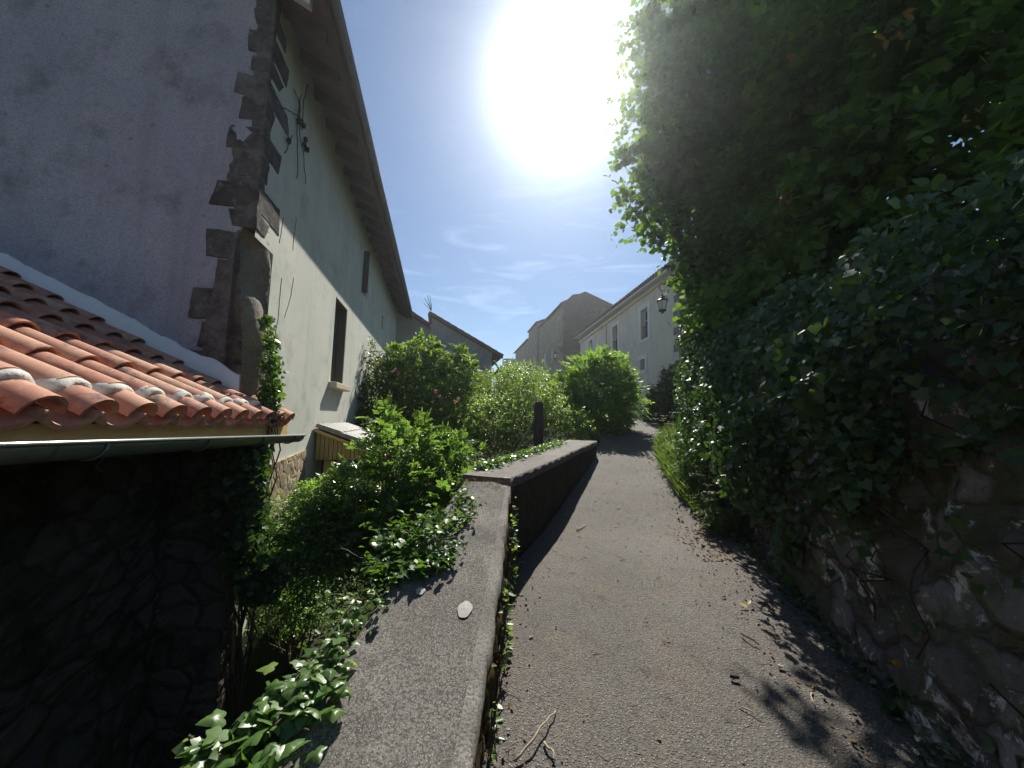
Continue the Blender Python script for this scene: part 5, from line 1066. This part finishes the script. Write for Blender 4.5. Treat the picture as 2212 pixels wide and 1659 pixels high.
# verge: grasses and cow parsley
C, Dd, Nn, Sz = [], [], [], []
for k in range(7000):
    y = RNG.uniform(4.75, 8.8); w_ = np.interp(y, [4.7, 5.4, 7, 8.8], [.10, .26, .30, .14]); x = rx(y)+RNG.uniform(-.12-w_, .25); hmax = np.interp(y, [4.7, 5.3, 6.2, 8.8], [.18, .5, .72, .5])*(1-.55*max(0, (rx(y)-x))/(.12+w_))
    C.append(V(x, y, float(lane_z(y))+.0)); Dd.append(V(-.22, -.1, 1)+RNG.normal(size=3)*V(.34, .34, .1)); Nn.append(rnd(1)[0]); Sz.append(hmax*RNG.uniform(.45, 1.15))
o = leaves('verge_grass', C, Dd, Nn, Sz, T_BLADE, 'grassb'); kind(o, 'stuff', 'bright green grass growing on the verge at the wall foot', 'grass')
def parsley(p, h, label, nu, seed, leafn=150, grp='white flowered cow parsley plants along the verge'):
    rg_ = np.random.default_rng(seed); th = thing('cow_parsley', label, 'plant', p, grp); mb = MB(); lc, ldir, ln = [], [], []
    for i in range(nu):
        pass
        a = rg_.uniform(0, 6.28); tip = p+V(math.cos(a)*.28*h-.10*h, math.sin(a)*.28*h, h*rg_.uniform(.65, 1.0)); mid = (p+tip)/2+ZU*.12*h; mb.tube([p, mid, tip], [.006, .004, .003], 5)
        mb.tube([tip-ZU*.03, tip], .002, 3); umbel(tip, .068, 16, th, rg_)
    for i in range(leafn):
        a = rg_.uniform(0, 6.28); r_ = rg_.uniform(.05, .32)*h; b_ = p+V(math.cos(a)*r_-.04, math.sin(a)*r_, h*rg_.uniform(.08, .62))
        for s_ in range(9):
            f = s_/8; lc.append(b_+V(math.cos(a), math.sin(a), -.3)*f*.13); sgn = 1 if s_ % 2 else -1; ldir.append(V(math.cos(a)+sgn*-math.sin(a), math.sin(a)+sgn*math.cos(a), -.1)); ln.append(V(0, 0, 1)+rg_.normal(size=3)*.35)
    mb.build('stem', 'grassb', th); leaves('foliage', lc, ldir, ln, .042, T_LANCE, 'grassb', th)
for (u, v, Y, h, lab, nu) in [(1475, 1010, 7.4, 1.05, 'tallest cow parsley, leaning over the far end of the bright grass verge', 11), (1500, 1030, 6.4, .95, 'cow parsley in the middle of the bright grass verge', 10), (1512, 1060, 5.7, .75, 'shorter cow parsley at the near end of the bright grass verge', 8), (1575, 1120, 4.75, .62, 'shaded cow parsley beside the end stone of the rubble wall', 8), (1600, 1140, 4.35, .5, 'low cow parsley with feathery leaves at the ivy foot nearest the camera', 6)]:
    y = Y; x = rx(y)-(.05 if Y > 5 else -.08); parsley(V(x, y, float(lane_z(y))), h, lab, nu, int(u))

# ================================================================== SMALL THINGS ON THE LANE
def lane_pt(u, v, dz=.006): p = hit(u, v); p[2] = float(lane_z(p[1]))+dz; return p
def twig(label, paths, r, mat):
    mb = MB()
    for pts, lift in paths:
        Q_ = [lane_pt(u, v, .006+r+lift*math.sin(math.pi*i/(len(pts)-1 or 1))) for i, (u, v) in enumerate(pts)]; F_ = [Q_[i]*(1-f)+Q_[i+1]*f+RNG.normal(size=3)*V(.004, .004, .001) for i in range(len(Q_)-1) for f in (0, .33, .66)]+[Q_[-1]]
        mb.tube(F_, [r*(1-.5*i/len(F_)) for i in range(len(F_))], 6)
    return tag(mb.build('twig', mat, None, True), label, 'twig')
twig('forked pale twig, the largest, lying on the near asphalt by the wall foot', [([(1110, 1655), (1150, 1622), (1180, 1575), (1200, 1542)], .03), ([(1175, 1612), (1188, 1630), (1200, 1652)], .01)], .006, 'twig')
twig('long thin straw coloured twig beside the wall foot', [([(1060, 1462), (1090, 1490), (1125, 1515)], .01)], .0028, 'twig')
twig('short straight pale twig lying in the middle of the lane beyond the bend', [([(1245, 1148), (1265, 1137)], .0)], .008, 'twig')
twig('thin pale twig in the lane close to the shadow of the bent parapet', [([(1102, 1232), (1131, 1214)], .0)], .005, 'twig')
twig('dark curved twig on the sunny right half of the lane', [([(1600, 1372), (1622, 1388), (1640, 1398)], .01)], .006, 'dark_twig')
twig('stubby black twig lying alone on the brown stained asphalt', [([(1577, 1467), (1596, 1471)], .0)], .012, 'dark_twig')
twig('dark branched twig at the shadow edge below the yellow leaf', [([(1610, 1300), (1640, 1318), (1672, 1330)], .01), ([(1640, 1318), (1655, 1300)], .02)], .004, 'dark_twig')
twig('slim bent twig near the rubble wall at the bottom of the picture', [([(1595, 1530), (1630, 1548), (1648, 1558)], .008)], .0035, 'twig')
twig('pale twig at the rim of the long lane shadow further up', [([(1750, 1500), (1760, 1530)], .0)], .004, 'twig')
p = lane_pt(1616, 1315, .015); th = thing('fallen_leaf', 'curled yellow fallen leaf with a long stalk on the lane near the shadow', 'leaf', p)
leaves('blade', [p, p+V(.01, .01, .01)], [V(-1, .3, .35), V(.7, .6, .5)], [V(.2, -.4, 1), V(-.4, -.3, 1)], [.065, .055], T_OVAL, 'pale_yellow', th)
mb = MB(); mb.tube([p, p+V(.05, -.01, .0), p+V(.12, -.01, -.004)], .0022, 5); mb.build('stalk', 'twig', th)
C, Dd, Nn, Sz = [], [], [], []
def scatter(N, f, s0, s1):
    for k in range(N):
        p = f(); p[2] = float(lane_z(p[1]))+.012; C.append(p); Dd.append(RNG.normal(size=3)*V(1, 1, .25)); Nn.append(V(0, 0, 1)+RNG.normal(size=3)*.5); Sz.append(RNG.uniform(s0, s1))
scatter(420, lambda: V(rx(y := RNG.uniform(3.6, 5.1))-abs(RNG.normal())*.22+.05, y, 0), .015, .05)
scatter(260, lambda: V(rx(y := RNG.uniform(1.4, 4))-abs(RNG.normal())*.16+.1, y, 0), .01, .03)
scatter(110, lambda: V(lx(y := RNG.uniform(1.3, 3.6))+.02+abs(RNG.normal())*.14, y, 0), .012, .035)
scatter(90, lambda: V(RNG.uniform(0, 2), RNG.uniform(1.5, 6), 0), .008, .02)
scatter(120, lambda: V(rx(y := RNG.uniform(5, 8))-.35-abs(RNG.normal())*.25, y, 0), .015, .04)
o = leaves('leaf_litter', C, Dd, Nn, Sz, T_OVAL, 'litter'); kind(o, 'stuff', 'dry brown leaf litter scattered along the lane edges', 'litter')
mb = MB(); rg5 = random.Random(8)
for k in range(330):
    y = rg5.uniform(1.3, 6.5); side = rg5.random()
    x = rx(y)-abs(rg5.gauss(0, .2)) if side < .55 else (lx(y)+abs(rg5.gauss(.03, .12)) if side < .8 else rg5.uniform(float(lx(y)), float(rx(y)))); r_ = rg5.uniform(.003, .009)*(1.6 if rg5.random() < .1 else 1); mb.blob(V(x, y, float(lane_z(y))+.008+r_*.4), (r_*1.2, r_, r_*.7), k, 6, 3, .3)
o = mb.build('grit', 'grit'); kind(o, 'stuff', 'loose grit and small stones on the asphalt lane', 'grit')
C, Dd, Nn, Sz = [], [], [], []
for k in range(420):
    y = RNG.uniform(1.3, 5.5); x = RNG.uniform(float(lx(y)), float(rx(y))); C.append(V(x, y, float(lane_z(y))+.010)); Dd.append(RNG.normal(size=3)*V(1, 1, .05)); Nn.append(V(0, 0, 1)+RNG.normal(size=3)*.15); Sz.append(RNG.uniform(.02, .09))
o = leaves('dry_straw', C, Dd, Nn, Sz, T_BLADE, 'litter'); kind(o, 'stuff', 'fine dry straw and needles strewn over the lane', 'straw')
# dandelion at the wall foot
p = at(1937, 1436, 1.95); p[0] = min(p[0], wall_pt(p[1], p[2])[0]-.05); gz_ = float(lane_z(p[1])); th = thing('dandelion', 'single yellow dandelion flowering at the shaded foot of the rubble wall', 'flower', (p[0], p[1], gz_))
k = 60; a = RNG.uniform(0, 6.28, k); el = RNG.uniform(.15, 1.3, k); d = np.stack([np.cos(a)*np.cos(el), np.sin(a)*np.cos(el), np.sin(el)], -1)
leaves('flower', np.tile(p, (k, 1)), d, rnd(k), .022, T_LANCE, 'yellow', th); mb = MB(); mb.tube([V(p[0]+.02, p[1]+.02, gz_), V(p[0]+.01, p[1], (gz_+p[2])/2), p], .003, 5); mb.build('stem', 'grassb', th)
a = RNG.uniform(0, 6.28, 12); leaves('rosette', np.tile(V(p[0]+.02, p[1]+.02, gz_+.02), (12, 1)), np.stack([np.cos(a), np.sin(a), .35+0*a], -1), np.tile(V(0, 0, 1.), (12, 1)), .12, T_LANCE, 'ivy', th)
# small weeds at the foot of the rubble wall
C, Dd, Nn, Sz = [], [], [], []
for k in range(700):
    y = RNG.uniform(.9, 4.6); x = np.interp(y, WB[:, 1], WB[:, 0])-abs(RNG.normal())*.07; C.append(V(x, y, float(lane_z(y))+abs(RNG.normal())*.07)); Dd.append(V(-.4, -.2, .3)+RNG.normal(size=3)*.6); Nn.append(V(-.3, -.2, 1)+RNG.normal(size=3)*.5); Sz.append(RNG.uniform(.02, .06))
o = leaves('wall_foot_weeds', C, Dd, Nn, Sz, T_OVAL, 'ivy'); kind(o, 'stuff', 'low dark weeds growing along the foot of the rubble wall', 'weeds')
# a carpet of ground cover in the garden behind the parapet
C, Dd, Nn, Sz = [], [], [], []
for k in range(5000):
    y = RNG.uniform(3.9, 11); xl = hp(y, T0, 0)[0]; x = RNG.uniform(xl, float(lx(y))-.5); C.append(V(x, y, ground_z(x, y)+RNG.uniform(0, .25))); Dd.append(RNG.normal(size=3)+V(0, 0, .4)); Nn.append(V(0, 0, 1)+RNG.normal(size=3)*.5); Sz.append(RNG.uniform(.04, .1))
o = leaves('ground_cover', C, Dd, Nn, Sz, T_OVAL, 'rose'); kind(o, 'stuff', 'low leafy ground cover in the garden behind the parapet', 'ground cover')

# haze volume added to imitate the glare veil round the sun
hm = bpy.data.materials.new('haze'); hm.use_nodes = True; ht = hm.node_tree; ht.nodes.clear(); ho = ht.nodes.new('ShaderNodeOutputMaterial')
hv = ht.nodes.new('ShaderNodeVolumePrincipled'); hv.inputs['Density'].default_value = .0019; hv.inputs['Anisotropy'].default_value = .84; hv.inputs['Color'].default_value = (.86, .93, 1, 1)
ht.links.new(hv.outputs[0], ho.inputs['Volume'])
mb = MB(); mb.box((0, 100, 7.2), (206, 0, 0), (0, 206, 0), (0, 0, 10.4)); kind(mb.build('haze', hm, None), 'stuff', 'thin haze volume added to imitate the glare around the sun', 'haze')
